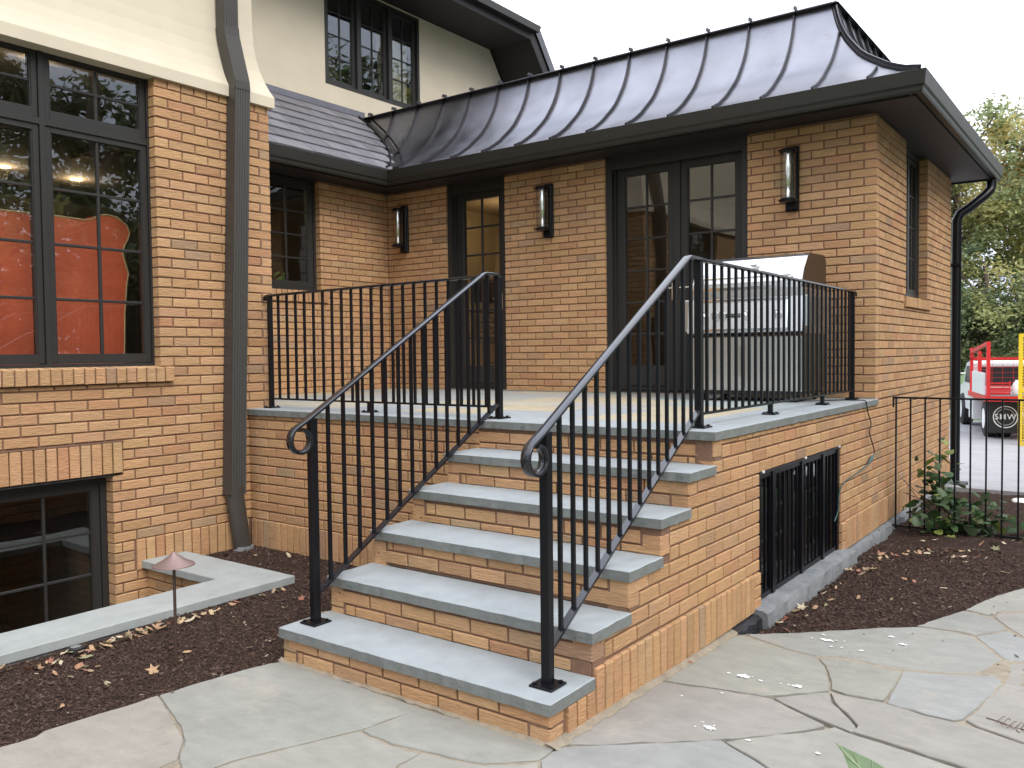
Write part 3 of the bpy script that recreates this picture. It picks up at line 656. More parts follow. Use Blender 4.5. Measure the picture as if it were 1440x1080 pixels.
# upper roof: soffit, fascia and roof skin over the gable
XO = -5.57
mb = MB(); path = [(1.0, 6.095), (7.82, 6.095), (9.75, 3.7)]; pin = [(1.0, 6.135), (7.84, 6.135), (9.79, 3.72)]
mb.prism(path+pin[::-1], prY, XU-.1, XO+.03); mb.build('soffit', M['soffit'], house)
mb = MB(); o1 = [(1.0, 6.08), (7.81, 6.08), (9.73, 3.70)]; o2 = [(1.0, 6.20), (7.90, 6.20), (9.86, 3.76)]
mb.prism(o1+o2[::-1], prY, XO-.004, XO+.028); mb.build('fascia', M['soffit'], house)
mb = MB(); o1 = [(1.0, 6.19), (7.92, 6.19)]; o2 = [(1.0, 6.29), (7.98, 6.29)]
mb.prism(o1+o2[::-1], prY, XO-.02, XO+.115); mb.build('gutter', M['gutter'], house)
mb = MB(); mb.prism([(7.93, 6.20), (9.88, 3.76), (9.99, 3.82), (8.02, 6.30)], prY, XO-1.5, XO+.05); mb.box(XU-4, XO-.03, 1.0, 7.98, 6.20, 6.30); mb.build('roof', M['flash'], house)
# floor, ceiling and inner walls of the rooms (behind the glass)
mb = MB(); mb.box(-9.2, XL-.18, -3.2, 1.55, .95, 1.0); mb.box(-9.2, XR-.12, 1.55, 4.5, .95, 1.0); mb.box(-9.2, XL-.18, -3.2, 1.55, 3.46, 3.5); mb.box(-9.2, XR-.12, 1.55, 4.5, 3.46, 3.5)
mb.box(-9.25, -9.2, -3.2, 4.5, -.6, 3.5); mb.box(-9.2, XL-.11, -3.25, -3.2, -.6, 3.5); mb.box(-5.5, XL-.11, 1.55, 1.59, -.6, 3.5); mb.box(-9.2, XR-.10, 4.5, 4.54, .95, 3.5); mb.box(-5.5, XR-.10, 1.60, 1.64, .95, 3.5)
mb.build('interior_wall', M['room'], house)
mb = MB(); mb.box(-7.0, XL-.2, -2.6, .5, -.62, -.58); mb.box(-7, -6.95, -2.6, .5, -.6, .9); mb.box(-7, XL-.11, .45, .5, -.6, .9); mb.box(-7, XL-.11, -2.6, -2.55, -.6, .9); mb.build('basement_interior', M['roomdark'], house)
mb = MB(); mb.box(-9.5, XU-.16, 4.0, 7.0, 4.5, 4.55); mb.box(-9.5, -9.45, 4, 7, 4.5, 6.1); mb.box(-9.5, XU-.16, 4, 4.05, 4.5, 6.1); mb.box(-9.5, XU-.16, 6.95, 7, 4.5, 6.1); mb.box(-9.5, XU-.16, 4, 7, 6.05, 6.09); mb.build('interior_wall', M['room'], house)
mb = MB()
n = 26
for (c0, c1, lean) in ((5.84, 6.20, 0), (5.68, 5.80, .07)):
    pts = [(XU-.20+.018*math.sin(i*1.9), c0+(c1-c0)*i/n) for i in range(n+1)]
    mb.add([(x, y, 4.8) for x, y in pts]+[(x, y-lean, 5.75) for x, y in pts], [(i, i+1, n+2+i, n+1+i) for i in range(n)])
tag(mb.build('curtain', M['curtain'], smooth=True), 'pale curtain hanging behind the right sash of the upper window', 'curtain')
# things in the rooms
sofa = thing('sofa', 'red leather sofa back with scalloped end behind the big left window', 'sofa', (-4.3, 0, 1.0))
so = [(-1.4, 2.45), (-.28, 2.465), (-.04, 2.453), (.289, 2.457), (.492, 2.453), (.541, 2.459), (.592, 2.494), (.653, 2.507), (.73, 2.496), (.796, 2.449), (.816, 2.395), (.800, 2.345), (.776, 2.306), (.759, 2.254), (.778, 2.18), (.800, 2.107), (.784, 2.028), (.765, 1.825), (.752, 1.5), (.752, 1.05), (-1.4, 1.05)]
MB().prism(so, prY, -4.30, -4.15).build('backrest', M['leather'], sofa)
MB().tube([(-4.15, y, z) for y, z in so[:-2]], .006, 6).build('piping', M['piping'], sofa)
MB().box(-5.0, -4.3, -1.4, .7, 1.2, 1.55).build('seat', M['leather'], sofa)
for (x, y) in ((-7.69, 2.22), (-7.62, 1.46), (-3.97, .10)):  # lamp nearest the glass is unseen, added to brighten the sofa
    tag(MB().tube([(x, y, 3.452), (x, y, 3.458)], .06, 16).build('ceiling_lamp', M['lit']), 'small warm recessed ceiling lamp glowing inside behind the big left window', 'ceiling light', 'recessed ceiling lamps behind the big window')
for (x, y, z, e) in ((-7.69, 2.22, 3.40, 6), (-7.62, 1.46, 3.40, 5), (-3.97, .10, 3.42, 8), (-4.35, 5.7, 2.95, 5)):  # includes the added sofa light just inside the window
    ld = bpy.data.lights.new('lamp_light', 'POINT'); ld.energy = e; ld.color = (1, .72, .42); ld.shadow_soft_size = .06
    lo2 = bpy.data.objects.new('lamp_light', ld); COL.objects.link(lo2); lo2.location = (x, y, z)
pp = thing('potted_plant', 'small green plant in white pot on the inner sill of the recess window', 'potted plant', (XR-.2, 3.22, 2.22))
MB().lathe((XR-.2, 3.24, 2.222), [(0, 0), (.035, 0), (.045, .05), (.04, .05), (0, .045)], 14).build('pot', M['milk'], pp)
mb = MB(); mb.k = (.12, .22, .05)
for i in range(26):
    a, t = RN.uniform(0, 6.28), RN.uniform(.02, .10); x, y, z = XR-.2+math.cos(a)*t*.7, 3.24+math.sin(a)*t, 2.27+RN.uniform(.0, .10)
    mb.add([(x, y-.012, z), (x+.006, y, z+.02), (x, y+.014, z), (x-.004, y, z-.018)], [(0, 1, 2, 3)])
mb.build('leaves', M['foliage'], pp, recalc=False)

# slates on the skirt roof
SLX0, SLX1, SLZ0, SLZ1 = -4.93, XU, 3.505, 4.50
prof_r = [(-.375, 3.505), (-.32, 3.530), (-.25, 3.560), (-.174, 3.606), (-.09, 3.66), (-.009, 3.725), (.06, 3.78), (.11, 3.822), (.17, 3.880), (.22, 3.940), (.27, 4.005), (.32, 4.075), (.365, 4.155), (.40, 4.225), (.432, 4.315), (.455, 4.40), (.466, 4.455)]
def pof(z):
    for (p0, z0), (p1, z1) in zip(prof_r[:-1], prof_r[1:]):
        if z0 <= z <= z1: return p0+(p1-p0)*(z-z0)/(z1-z0)
    return prof_r[0][0] if z < prof_r[0][1] else prof_r[-1][0]
def slx(z): return SLX0+(SLX1-SLX0)*(z-SLZ0)/(SLZ1-SLZ0)
mb = MB(); vs = []
for i in range(13):
    z = SLZ0+(SLZ1-SLZ0)*i/12; vs += [(slx(z)+.0, 1.62, z-.02), (slx(z)+.0, YF+pof(z)-.01, z-.02)]
mb.add(vs, [(2*i, 2*i+1, 2*i+3, 2*i+2) for i in range(12)]); mb.build('roof_deck', M['soffit'], house)
rows = 7; dzr = (SLZ1-.03-SLZ0)/rows; slope = Vector((SLX1-SLX0, 0, SLZ1-SLZ0)).normalized(); nrm = Vector((-slope.z, 0, slope.x)); nrm = nrm if nrm.z > 0 else -nrm
for r in range(rows):
    z = SLZ0+r*dzr; y1 = YF+pof(z+dzr*.5)-.035; y = 1.64-(r % 2)*.11
    while y < y1-.03:
        w = RN.uniform(.20, .26); ye = min(y+w, y1)
        if y1-ye < .05: ye = y1
        l = Vector((SLX1-SLX0, 0, SLZ1-SLZ0)).length/rows+.03; th = .010+RN.uniform(-.001, .003); o = Vector((slx(z), 0, z)); lift = .020+RN.uniform(0, .006)
        q = []
        for (t, u, hgt) in ((0, y+.002, .0), (0, ye-.002, .0), (l, ye-.002, 0), (l, y+.002, 0), (RN.uniform(0,.004), y+.002, lift), (RN.uniform(0,.004), ye-.002, lift), (l, ye-.002, .004), (l, y+.002, .004)):
            p = o+slope*t+nrm*hgt; q.append((p.x, u, p.z))
        mb = MB(); mb.add(q, [(0,3,2,1),(4,5,6,7),(0,1,5,4),(1,2,6,5),(2,3,7,6),(3,0,4,7)])
        ob = mb.build('slate', M['slate'], house); g_ = RN.uniform(.11, .17); ob.color = (g_, g_*.97, g_*1.06, 1); y = ye
for i in range(5):   # stepped flashing strips under the stucco
    y0 = 1.7+i*.72; mb = MB(); y1 = min(y0+.72, 5.2)
    mb.add([(XU+.10, y0, 4.43), (XU+.10, y1-.004, 4.43), (XU+.012, y1-.004, 4.50), (XU+.012, y0, 4.50), (XU+.004, y0, 4.575), (XU+.004, y1-.004, 4.575)], [(0,1,2,3),(3,2,5,4)])
    mb.build('flashing', M['flash'], house, recalc=False)

# ================================================================ the garden wing
wing = thing('garden_wing', 'tan brick single storey wing with curved dark metal roof and glazed doors', 'house wing', (-2.5, YF+1.5, 0))
D1 = (-4.452, -3.646); D2 = (-2.450, -1.045)
pil = [(XR, D1[0]), (D1[1], D2[0]), (D2[1], 0)]
brick_wall(wing, '-Y', YF, [(pil[0][0], pil[0][1], H, ZT)], D1[0])
brick_wall(wing, '-Y', YF, [(pil[1][0], pil[1][1], H, ZT)], D1[1]-.03)
brick_wall(wing, '-Y', YF, [(pil[2][0], 0, H, ZT)], 0.0, hi=0)
mortar(wing, '-Y', YF, [(XR-.095, D1[0]-.006, H, ZT), (D1[1]+.006, D2[0]-.006, H, ZT), (D2[1]+.006, -.002, H, ZT)])
SWN = (5.66, 6.60, 1.975, ZT)
brick_wall(wing, '+X', 0, [(YF, SWN[0]-.06, H, ZT), (SWN[0]-.06, SWN[1]+.12, H, 1.872), (SWN[1]+.12, YE, H, ZT), (SWN[0]-.06, SWN[0], 1.975, ZT), (SWN[1], SWN[1]+.12, 1.975, ZT)], YF, lo=1)
mortar(wing, '+X', 0, [(YF+.002, YE, .08, H), (YF+.002, SWN[0]-.006, H, ZT), (SWN[0]-.006, SWN[1]+.006, H, 1.90), (SWN[1]+.006, YE, H, ZT)])
soldiers(wing, '+X', 0, YF, YE, .0843, ZS, .010)
soldiers(wing, '+X', 0, SWN[0]-.055, SWN[1]+.115, 1.878, 1.972, .022, .0690, 'sill_brick')
frame4(wing, '+X', -.09, SWN[0], SWN[1], 1.978, ZT-.005, .05, .012, -.06, bars=(((SWN[0]+SWN[1])/2-.03, (SWN[0]+SWN[1])/2+.03, 2.0, 3.3),))
mm = (SWN[0]+SWN[1])/2
window(wing, '+X', -.085, SWN[0]+.052, mm-.032, 2.03, 3.29, 2, 4, .04, name='side_window'); window(wing, '+X', -.085, mm+.032, SWN[1]-.052, 2.03, 3.29, 2, 4, .04, name='side_window')
def door(d0, d1, leaves, nm):
    zz = H+.022
    mb = MB(); wbox(mb, '-Y', YF, d0, d0+.06, zz, ZT, -.03, -.20); wbox(mb, '-Y', YF, d1-.06, d1, zz, ZT, -.03, -.20)
    wbox(mb, '-Y', YF, d0+.06, d1-.06, 3.262, ZT, -.035, -.20); wbox(mb, '-Y', YF, d0+.03, d1-.03, 3.235, 3.28, -.028, -.06)
    wbox(mb, '-Y', YF, d0+.06, d0+.075, zz, 3.262, -.08, -.2); wbox(mb, '-Y', YF, d1-.075, d1-.06, zz, 3.262, -.08, -.2)
    mb.build('door_frame', M['frame'], wing)
    mb = MB(); wbox(mb, '-Y', YF, d0+.004, d1-.004, H+.001, zz, -.01, -.2); mb.build('threshold', M['frame'], wing)
    for (a0, a1, side) in leaves:
        dr = window(wing, '-Y', YF+.115, a0, a1, zz+.006, 3.258, 2, 6, .086, .045, name='glazed_door', bot=.235, m_w=.02)
        hx = a1-.035 if side > 0 else a0+.035
        mb = MB(); wbox(mb, '-Y', YF+.115, hx-.018, hx+.018, 1.98, 2.14, 0, .006); mb.tube([(hx, YF+.113, 2.09), (hx, YF+.065, 2.09), (hx-side*.10, YF+.062, 2.09)], .008, 8)
        mb.build('door_handle', M['chrome'], dr)
        mb = MB(); wbox(mb, '-Y', YF+.115, a0+.10, a1-.10, zz+.05, zz+.19, .0, .008, .004); mb.build('door_panel', M['frame'], dr)
door(D1[0], D1[1], [(D1[0]+.072, D1[1]-.072, 1)], 'd1')
door(D2[0], D2[1], [(D2[0]+.065, (D2[0]+D2[1])/2-.008, 1), ((D2[0]+D2[1])/2+.008, D2[1]-.065, -1)], 'd2')
mb = MB(); wbox(mb, '-Y', YF, (D2[0]+D2[1])/2-.03, (D2[0]+D2[1])/2+.03, H+.03, 3.255, -.098, -.113); mb.build('astragal', M['frame'], wing)
# soffit
mb = MB(); zo = ZT+.001
mb.box(XR-.3, .34, YF-.34, YF+.12, zo, zo+.03); mb.box(-.12, .34, YF+.12, YE+.34, zo, zo+.03); mb.box(XR-.12, XR+.34, 1.60, YF-.34, zo, zo+.03)
mb.build('soffit', M['soffit'], wing)
mb = MB()
mb.box(-4.995, .30, YF-.34, YF-.315, zo-.018, 3.5); mb.box(.315, .34, YF-.34, YE+.34, zo-.018, 3.5); mb.box(XR+.315, XR+.34, 1.60, YF-.34, zo-.018, 3.5); mb.box(-.1, .30, YE+.315, YE+.34, zo-.018, 3.5)
mb.build('fascia', M['soffit'], wing)
# gutter (mitred sweep) – profile (outward, z)
gp = [(.345, 3.352), (.395, 3.345), (.402, 3.360), (.405, 3.385), (.418, 3.400), (.420, 3.415), (.427, 3.475), (.430, 3.500), (.422, 3.503), (.419, 3.490), (.40, 3.44), (.35, 3.40)]
def corner(o, k): # k: 0 start recess,1 inner,2 outer,3 far
    return [(XR+o, 1.73), (XR+o, YF-o), (o, YF-o), (o, YE+.52)][k]
def run_strip(mb, prof, ks=(0, 1, 2, 3), closed=True):
    n = len(prof); vs = []
    for k in ks:
        for o, z in prof: x, y = corner(o, k); vs.append((x, y, z))
    fs = []
    for i in range(len(ks)-1):
        for j in range(n if closed else n-1): a = i*n+j; b = i*n+(j+1) % n; fs.append((a, b, b+n, a+n))
    if closed: fs += [tuple(range(n))[::-1], tuple(range((len(ks)-1)*n, len(ks)*n))]
    mb.add(vs, fs)
mb = MB(); run_strip(mb, gp); mb.build('gutter', M['gutter'], wing)
# curved standing seam roof
PITCH = .4063; X0S = .02
def front_lim(z): return slx(z), -pof(z)
def curve_strip(mb, lo_f, hi_f, fix, side, off=0, thick=0):
    """strip between lo..hi along the eave, over the profile; side 'F' front, 'R' right"""
    vs = []; ok = []
    n = len(prof_r)
    for i, (p, z) in enumerate(prof_r):
        t = Vector((prof_r[min(i+1, n-1)][0]-prof_r[max(i-1, 0)][0], prof_r[min(i+1, n-1)][1]-prof_r[max(i-1, 0)][1])).normalized(); nx_, nz_ = -t.y, t.x
        pp_, zz_ = p+nx_*off, z+nz_*off
        l0, l1 = (front_lim(z) if side == 'F' else (YF+p, YE-p))
        a = max(lo_f, l0); b = min(hi_f, l1); ok.append(b > a+1e-4)
        if b <= a: a = b = (l0 if hi_f < l0 else l1)
        if side == 'F': vs += [(a, YF+pp_, zz_), (b, YF+pp_, zz_)]
        else: vs += [(-pp_, a, zz_), (-pp_, b, zz_)]
    fs = [(2*i, 2*i+1, 2*i+3, 2*i+2) for i in range(n-1) if ok[i] or ok[i+1]]
    if fs: mb.add(vs, fs)
    return bool(fs)
def seam_rib(x, side, h=.028, w=.012):
    pts = []
    for i, (p, z) in enumerate(prof_r):
        l0, l1 = (front_lim(z) if side == 'F' else (YF+p, YE-p))
        if l0-.005 <= x <= l1+.005: pts.append((p, z))
    if len(pts) < 2: return
    path = [((x, YF+p, z) if side == 'F' else (-p, x, z)) for p, z in pts]
    mb = MB(); mb.sweep(path, [(-w/2, -.004), (w/2, -.004), (w/2, h), (-w/2, h)], xdir=(1, 0, 0) if side == 'F' else (0, 1, 0)); 
    mb.build('roof_seam', M['seam'], wing)
xs_ = [X0S+.4063]+[X0S-k*PITCH for k in range(0, 18)]
for a, b in zip(xs_[1:], xs_[:-1]):
    mb = MB()
    if curve_strip(mb, a+.001, b-.001, None, 'F'): mb.build('roof_panel', M['roofmetal'], wing, smooth=True, recalc=True)
for x in xs_[1:]: seam_rib(x, 'F')
yk = [YF-.40+i*PITCH*.75 for i in range(15)]
for a, b in zip(yk[:-1], yk[1:]):
    mb = MB()
    if curve_strip(mb, a+.001, b-.001, None, 'R'): mb.build('roof_panel', M['roofmetal'], wing, smooth=True)
for y in yk: seam_rib(y, 'R')
# flip check is not needed: panels are single skins over the roof body below
mb = MB()
for i, (p, z) in enumerate(prof_r[:-1]):
    p1, z1 = prof_r[i+1]
mb.box(XU+.02, -.50, YF+.48, YE-.48, 3.6, 4.44); mb.box(XU+.9, -.2, YF-.1, YE+.1, 3.38, 3.62); mb.build('roof_body', M['soffit'], wing)
# hip seam, valley flashing, ridge cap
mb = MB(); mb.sweep([(-p, YF+p, z) for p, z in prof_r], [(-.020, -.004), (.020, -.004), (.020, .014), (.008, .016), (.008, .040), (-.008, .040), (-.008, .016), (-.020, .014)], xdir=(1, 1, 0)); mb.build('hip_seam', M['seam'], wing)
vp = [(slx(z), YF+p, z) for p, z in prof_r]
mb = MB(); vs = []
for (p, z), (x, y, _) in zip(prof_r, vp): vs += [(x-.02, y-.055, z+.016-.004), (x, y, z+.012), (x+.085, y+.004, z+.013)]
mb.add(vs, [(3*i+j, 3*i+j+1, 3*i+j+4, 3*i+j+3) for i in range(len(prof_r)-1) for j in (0, 1)]); mb.build('valley_flashing', M['flash'], wing, recalc=False)
mb = MB(); mb.sweep([(x-.01, y-.03, z+.02) for x, y, z in vp], [(-.008, 0), (.008, 0), (.008, .028), (-.008, .028)], xdir=(1, 1, 0)); mb.build('valley_seam', M['seam'], wing)
mb = MB(); mb.sweep([(x+.12, y+.01, z+.012) for x, y, z in vp], [(-.007, 0), (.007, 0), (.007, .02), (-.007, .02)], xdir=(1, 1, 0)); mb.build('valley_seam', M['seam'], wing)
yr = YF+.466; 
mb = MB()
cap = [(-.055, 4.442), (-.012, 4.442), (-.006, 4.470), (.03, 4.486), (.09, 4.49), (.09, 4.44), (0, 4.44)]
vs = []; pts3 = [(XU+.01, lambda o: (XU+.01, yr+o)), ]
for (fx) in (lambda o: (XU+.01, yr+o), lambda o: (-.466-o, yr+o), lambda o: (-.466-o, YE-.466-o)):
    for o, z in cap: x, y = fx(o); vs.append((x, y, z))
n = len(cap); fs = [(i*n+j, i*n+(j+1)%n, (i+1)*n+(j+1)%n, (i+1)*n+j) for i in range(2) for j in range(n)]+[tuple(range(n)), tuple(range(2*n, 3*n))]
mb.add(vs, fs); mb.build('ridge_cap', M['seam'], wing)
for x in xs_[2:]:
    if XU+.1 < x < -.5:
        mb = MB(); mb.prism([(yr-.035, 4.478), (yr+.05, 4.482), (yr+.05, 4.515), (yr-.02, 4.510)], lambda a, b, d: (d, a, b), x-.006, x+.006); mb.build('ridge_clip', M['seam'], wing)
# inside of the wing
mb = MB(); mb.box(-5.2, -.15, YF+.22, 7.7, 1.09, H+.02); mb.box(-5.2, -.12, 7.7, 7.75, H, 3.34); mb.build('interior_wall', M['room'], wing)
MB().box(-5.2, -5.15, YF+.22, 7.7, H, 3.34).build('interior_wall', M['roomwarm'], wing)
mb = MB(); mb.box(-5.2, -.12, YF+.21, 7.7, 3.31, 3.35); mb.build('interior_ceiling', M['roomwarm'], wing)
mb = MB(); mb.box(-5.14, -5.08, 5.9, 7.2, 1.7, 2.45); mb.build('interior_panel', M['roomdark'], wing)
tag(MB().tube([(-4.35, 5.7, 3.298), (-4.35, 5.7, 3.308)], .07, 16).build('ceiling_lamp', M['lit']), 'warm ceiling lamp glowing inside the garden wing behind the doors', 'ceiling light')
# right downspout
ds = thing('downspout', 'black round downspout curving from gutter end to far corner of wing', 'downspout', (.10, 7.80, 0))
MB().tube([(.345, 8.15, 3.36), (.345, 8.15, 3.27), (.335, 8.13, 3.225), (.29, 8.07, 3.16), (.15, 7.99, 3.03), (.07, 7.94, 2.97), (.045, 7.92, 2.90), (.045, 7.92, .02)], .050, 14).build('pipe', M['iron'], ds, smooth=True)
mb = MB()
mb.box(-.012, .098, 7.86, 7.98, 2.4, 2.43)
mb.build('bracket', M['iron'], ds)
mb = MB(); mb.box(-.03, .16, 7.78, 8.05, -.06, .03); mb.build('splash_block', M['black'], ds)

# ================================================================ left downspout
dl = thing('downspout', 'tall dark fluted downspout bending over the stucco flare on left block', 'downspout', (XL+.06, 1.33, .06))
def fl(wd, dpth):
    p = []; nfl = 6
    for i in range(nfl*2+1):
        a = -wd/2+wd*i/(nfl*2); p.append((a, dpth/2-(.0 if i % 2 == 0 or i in (0, nfl*2) else .010)))
    p = p+[(wd/2, -dpth/2), (-wd/2, -dpth/2)]; return [(a, -b) for a, b in p][::-1]
pt = [(-3.705, 1.355, 7.0), (-3.705, 1.355, 3.86)]
MB().sweep(pt, fl(.122, .095), xdir=(0, 1, 0)).build('upper_pipe', M['spout'], dl)
MB().sweep([(-3.705, 1.355, 3.90), (-3.700, 1.357, 3.83), (-3.636, 1.388, 3.50), (-3.632, 1.390, 3.44)], fl(.128, .101), xdir=(0, 1, 0)).build('offset_elbow', M['spout'], dl)
MB().sweep([(-3.634, 1.390, 3.46), (-3.634, 1.30, 1.2), (-3.634, 1.275, .50)], fl(.130, .097), xdir=(0, 1, 0)).build('lower_pipe', M['spout'], dl)
mb = MB(); mb.sweep([(-3.634, 1.277, .56), (-3.632, 1.28, .48), (-3.62, 1.31, .20), (-3.612, 1.325, .05)], [(.068*math.cos(a)*(1), .056*math.sin(a)) for a in [i*math.pi/9 for i in range(18)]], xdir=(0, 1, 0)); mb.build('boot', M['spout'], dl, smooth=True)
mb = MB(); mb.tube([(-3.612, 1.325, .04), (-3.61, 1.328, .115)], [.085, .072], 16); mb.build('sealant_collar', M['concrete'], dl, smooth=True)

# ================================================================ terrace and steps
def slab(mb, x0, x1, y0, y1, z0, z1, jit=.0016, step=.035, b=.004):
    poly = densify([(x0, y0), (x1, y0), (x1, y1), (x0, y1)], step, jit); n = len(poly); pin = inset(poly, b)
    lo = [(x+RN.gauss(0, jit*.8), y+RN.gauss(0, jit*.8)) for x, y in poly]
    mb.add([(x, y, z0) for x, y in lo]+[(x, y, z0+(z1-z0)*.5) for x, y in poly]+[(x, y, z1-b*.8) for x, y in poly]+[(x, y, z1) for x, y in pin],
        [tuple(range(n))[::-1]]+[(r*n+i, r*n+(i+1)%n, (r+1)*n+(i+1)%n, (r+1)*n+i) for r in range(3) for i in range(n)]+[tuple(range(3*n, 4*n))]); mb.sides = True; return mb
BSC = (.275, .297, .303)
steps = thing('front_steps', 'five brick steps with thick bluestone treads rising from flagstone patio', 'steps', (-SW/2, .7, G))
terr = thing('brick_terrace', 'raised brick terrace with bluestone top in front of the glazed doors', 'terrace', (-1.8, 3.0, 0))
for i in range(5):
    z = HS[i]; y = i*RUN
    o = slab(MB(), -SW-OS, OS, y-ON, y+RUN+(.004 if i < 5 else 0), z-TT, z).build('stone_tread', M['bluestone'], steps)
    k = RN.uniform(.96, 1.04); o.color = (BSC[0]*k, BSC[1]*k, BSC[2]*k, 1)
    z0 = .085 if i == 0 else HS[i-1]+.001
    brick_wall(steps, '-Y', y, [(-SW, 0, z0, z-TT-.003)], 0.0 if i % 2 else -.03, hi=0, lo=0, dz=(.009, .022, .022, .022, .003)[i])
    mortar(steps, '-Y', y, [(-SW+.002, -.002, z0-.05 if i == 0 else z0-.001, z-TT-.0005)])
side_owner = lambda a, z: steps if a < YT else (terr if a < YF else wing)
BO = (2.072, 3.66, .105, .835)
zt_ = H-TT-.003
srects = [(i*RUN, (i+1)*RUN, ZS, HS[i]-TT-.003) for i in range(1, 5)]+[(YT, YF+.045, BO[3]+.002, zt_), (YT, BO[0], ZS, BO[3]+.002), (BO[1], YE, ZS, BO[3]+.002), (YF+.045, YE, BO[3]+.002, H)]
brick_wall(side_owner, '+X', 0, srects, .05, lo=1)
brick_wall(steps, '+X', 0, [(0, .085, .085, HS[0]-TT-.003)], .3, lo=1, dz=.009)
soldiers(steps, '+X', 0, .10, YT, .0843, ZS, .012, topclip=lambda a: HS[0]-TT-.004 if a < RUN-.01 else 9)
mortar(steps, '+X', 0, [(.002, RUN, .01, HS[0]-TT-.001)]+[(i*RUN+.002, (i+1)*RUN+.0019, .01, HS[i]-TT-.001) for i in range(1, 5)])
brick_wall(steps, '-X', -SW, [(0, RUN, .0843, HS[0]-TT-.003)]+[(i*RUN, (i+1)*RUN, .0843, HS[i]-TT-.003) for i in range(1, 5)], .05)
mortar(steps, '-X', -SW, [(i*RUN+.002, (i+1)*RUN+.0019, .01, HS[i]-TT-.001) for i in range(0, 5)])
# terrace
zt_ = H-TT-.003
tb = [(XL, -SW, ZS, zt_), (-SW, 0, HS[4]+.001, zt_)]
brick_wall(terr, '-Y', YT, tb[:1], 0.0-.04)
brick_wall(terr, '-Y', YT, tb[1:], 0.0-.04, hi=0, dz=.014)
mortar(terr, '-Y', YT, [(XL+.001, -SW, .05, H-TT-.0005), (-SW, -.002, HS[4], H-TT-.0005)])
soldiers(terr, '-Y', YT, XL+.014, -SW-.002, .0843, ZS, .010)
mb = MB()
yb = [XL+.01+i*.09 for i in range(25)]
mb.box(XL+.005, -SW-.005, YT-.030, YT+.02, -.1, .082); mb.build('footing', M['tar'], terr)
for j, z in enumerate((.0843, .0843+CH, .0843+2*CH)):
    put_brick(terr, '+X', 0, BO[0]-.049, z+.034, .096, .058, .010); put_brick(terr, '+X', 0, BO[1]+.049, z+.034, .096, .058, .010)
soldiers(terr, '+X', 0, YT, BO[0]-.10, .0843, ZS, .012); soldiers(terr, '+X', 0, BO[1]+.10, YF, .0843, ZS, .012)
mortar(terr, '+X', 0, [(YT, BO[0]-.006, .05, H-TT-.0005), (BO[0]-.006, BO[1]+.006, BO[3]+.004, H-TT-.0005), (BO[1]+.006, YF+.002, .05, H-TT-.0005)])
mb = MB(); wbox(mb, '+X', 0, BO[0], BO[1], BO[3]-.012, BO[3]-.001, -.10, .003); mb.build('steel_lintel', M['tar'], terr)
mb = MB()
for y in (2.12, 2.86, 3.60): mb.box(-.004, .008, y-.006, y+.012, BO[3]-.006, BO[3]+.006)
mb.build('weep_clip', M['milk'], terr)
# footing and sill in rough concrete
def rough_bar(x0, x1, y0, y1, z0, z1, nm, mt, owner, step=.06, j=.008):
    mb = MB(); n = int((y1-y0)/step)+1; pr = []
    vs = []; prof = [(x0, z0), (x1+.01, z0), (x1+.004, z0+(z1-z0)*.5), (x1-.004, z1-.018), (x1-.022, z1-.003), (x0, z1)]
    for i in range(n+1):
        y = y0+(y1-y0)*i/n
        for k, (x, z) in enumerate(prof): vs.append((x+(RN.gauss(0, j) if 0 < k < 5 else 0), y, z+(RN.gauss(0, j*.5) if 1 < k < 5 else 0)))
    q = len(prof); mb.add(vs, [(i*q+k, i*q+(k+1)%q, (i+1)*q+(k+1)%q, (i+1)*q+k) for i in range(n) for k in range(q)]+[tuple(range(q))[::-1], tuple(range(n*q, (n+1)*q))])
    return mb.build(nm, M[mt], owner, smooth=True)
rough_bar(-.12, .085, BO[0]-.10, BO[1]+.06, -.1, .105, 'concrete_sill', 'concrete', terr, j=.004)
rough_bar(-.1, .045, BO[1]+.06, YF, -.1, .080, 'footing', 'concrete', terr); rough_bar(-.1, .045, YF, YE, -.1, .080, 'footing', 'concrete', wing)
rough_bar(-.1, .050, 1.63, BO[0]-.10, -.1, .079, 'footing', 'tar', terr)
mb = MB(); vs = []; nn_ = 46
for i in range(nn_+1):
    y = -.02+1.68*i/nn_; w_ = .028+RN.uniform(-.008, .012); z_ = gz(y)
    vs += [(-.01, y, z_+.016+RN.uniform(-.003, .003)), (.012+w_*.3, y, z_+.010+RN.uniform(-.003, .002)), (.012+w_, y, z_+.0015), (.012+w_, y, z_-.03)]
mb.add(vs, [(4*i+j, 4*i+j+1, 4*i+j+5, 4*i+j+4) for i in range(nn_) for j in range(3)]); mb.build('mortar_fillet', M['joint'], steps, smooth=True, recalc=False)
mb = MB(); vs = []
for i in range(nn_+1):
    x = -SW-.02+(SW+.04)*i/nn_; w_ = .012+RN.uniform(-.006, .014); z_ = gz(0)
    vs += [(x, .004, z_+.010+RN.uniform(-.004, .004)), (x, -w_*.4, z_+.006), (x, -w_, z_+.0012), (x, -w_, z_-.03)]
mb.add(vs, [(4*i+j, 4*i+j+1, 4*i+j+5, 4*i+j+4) for i in range(nn_) for j in range(3)]); mb.build('mortar_fillet', M['joint'], steps, smooth=True, recalc=False)
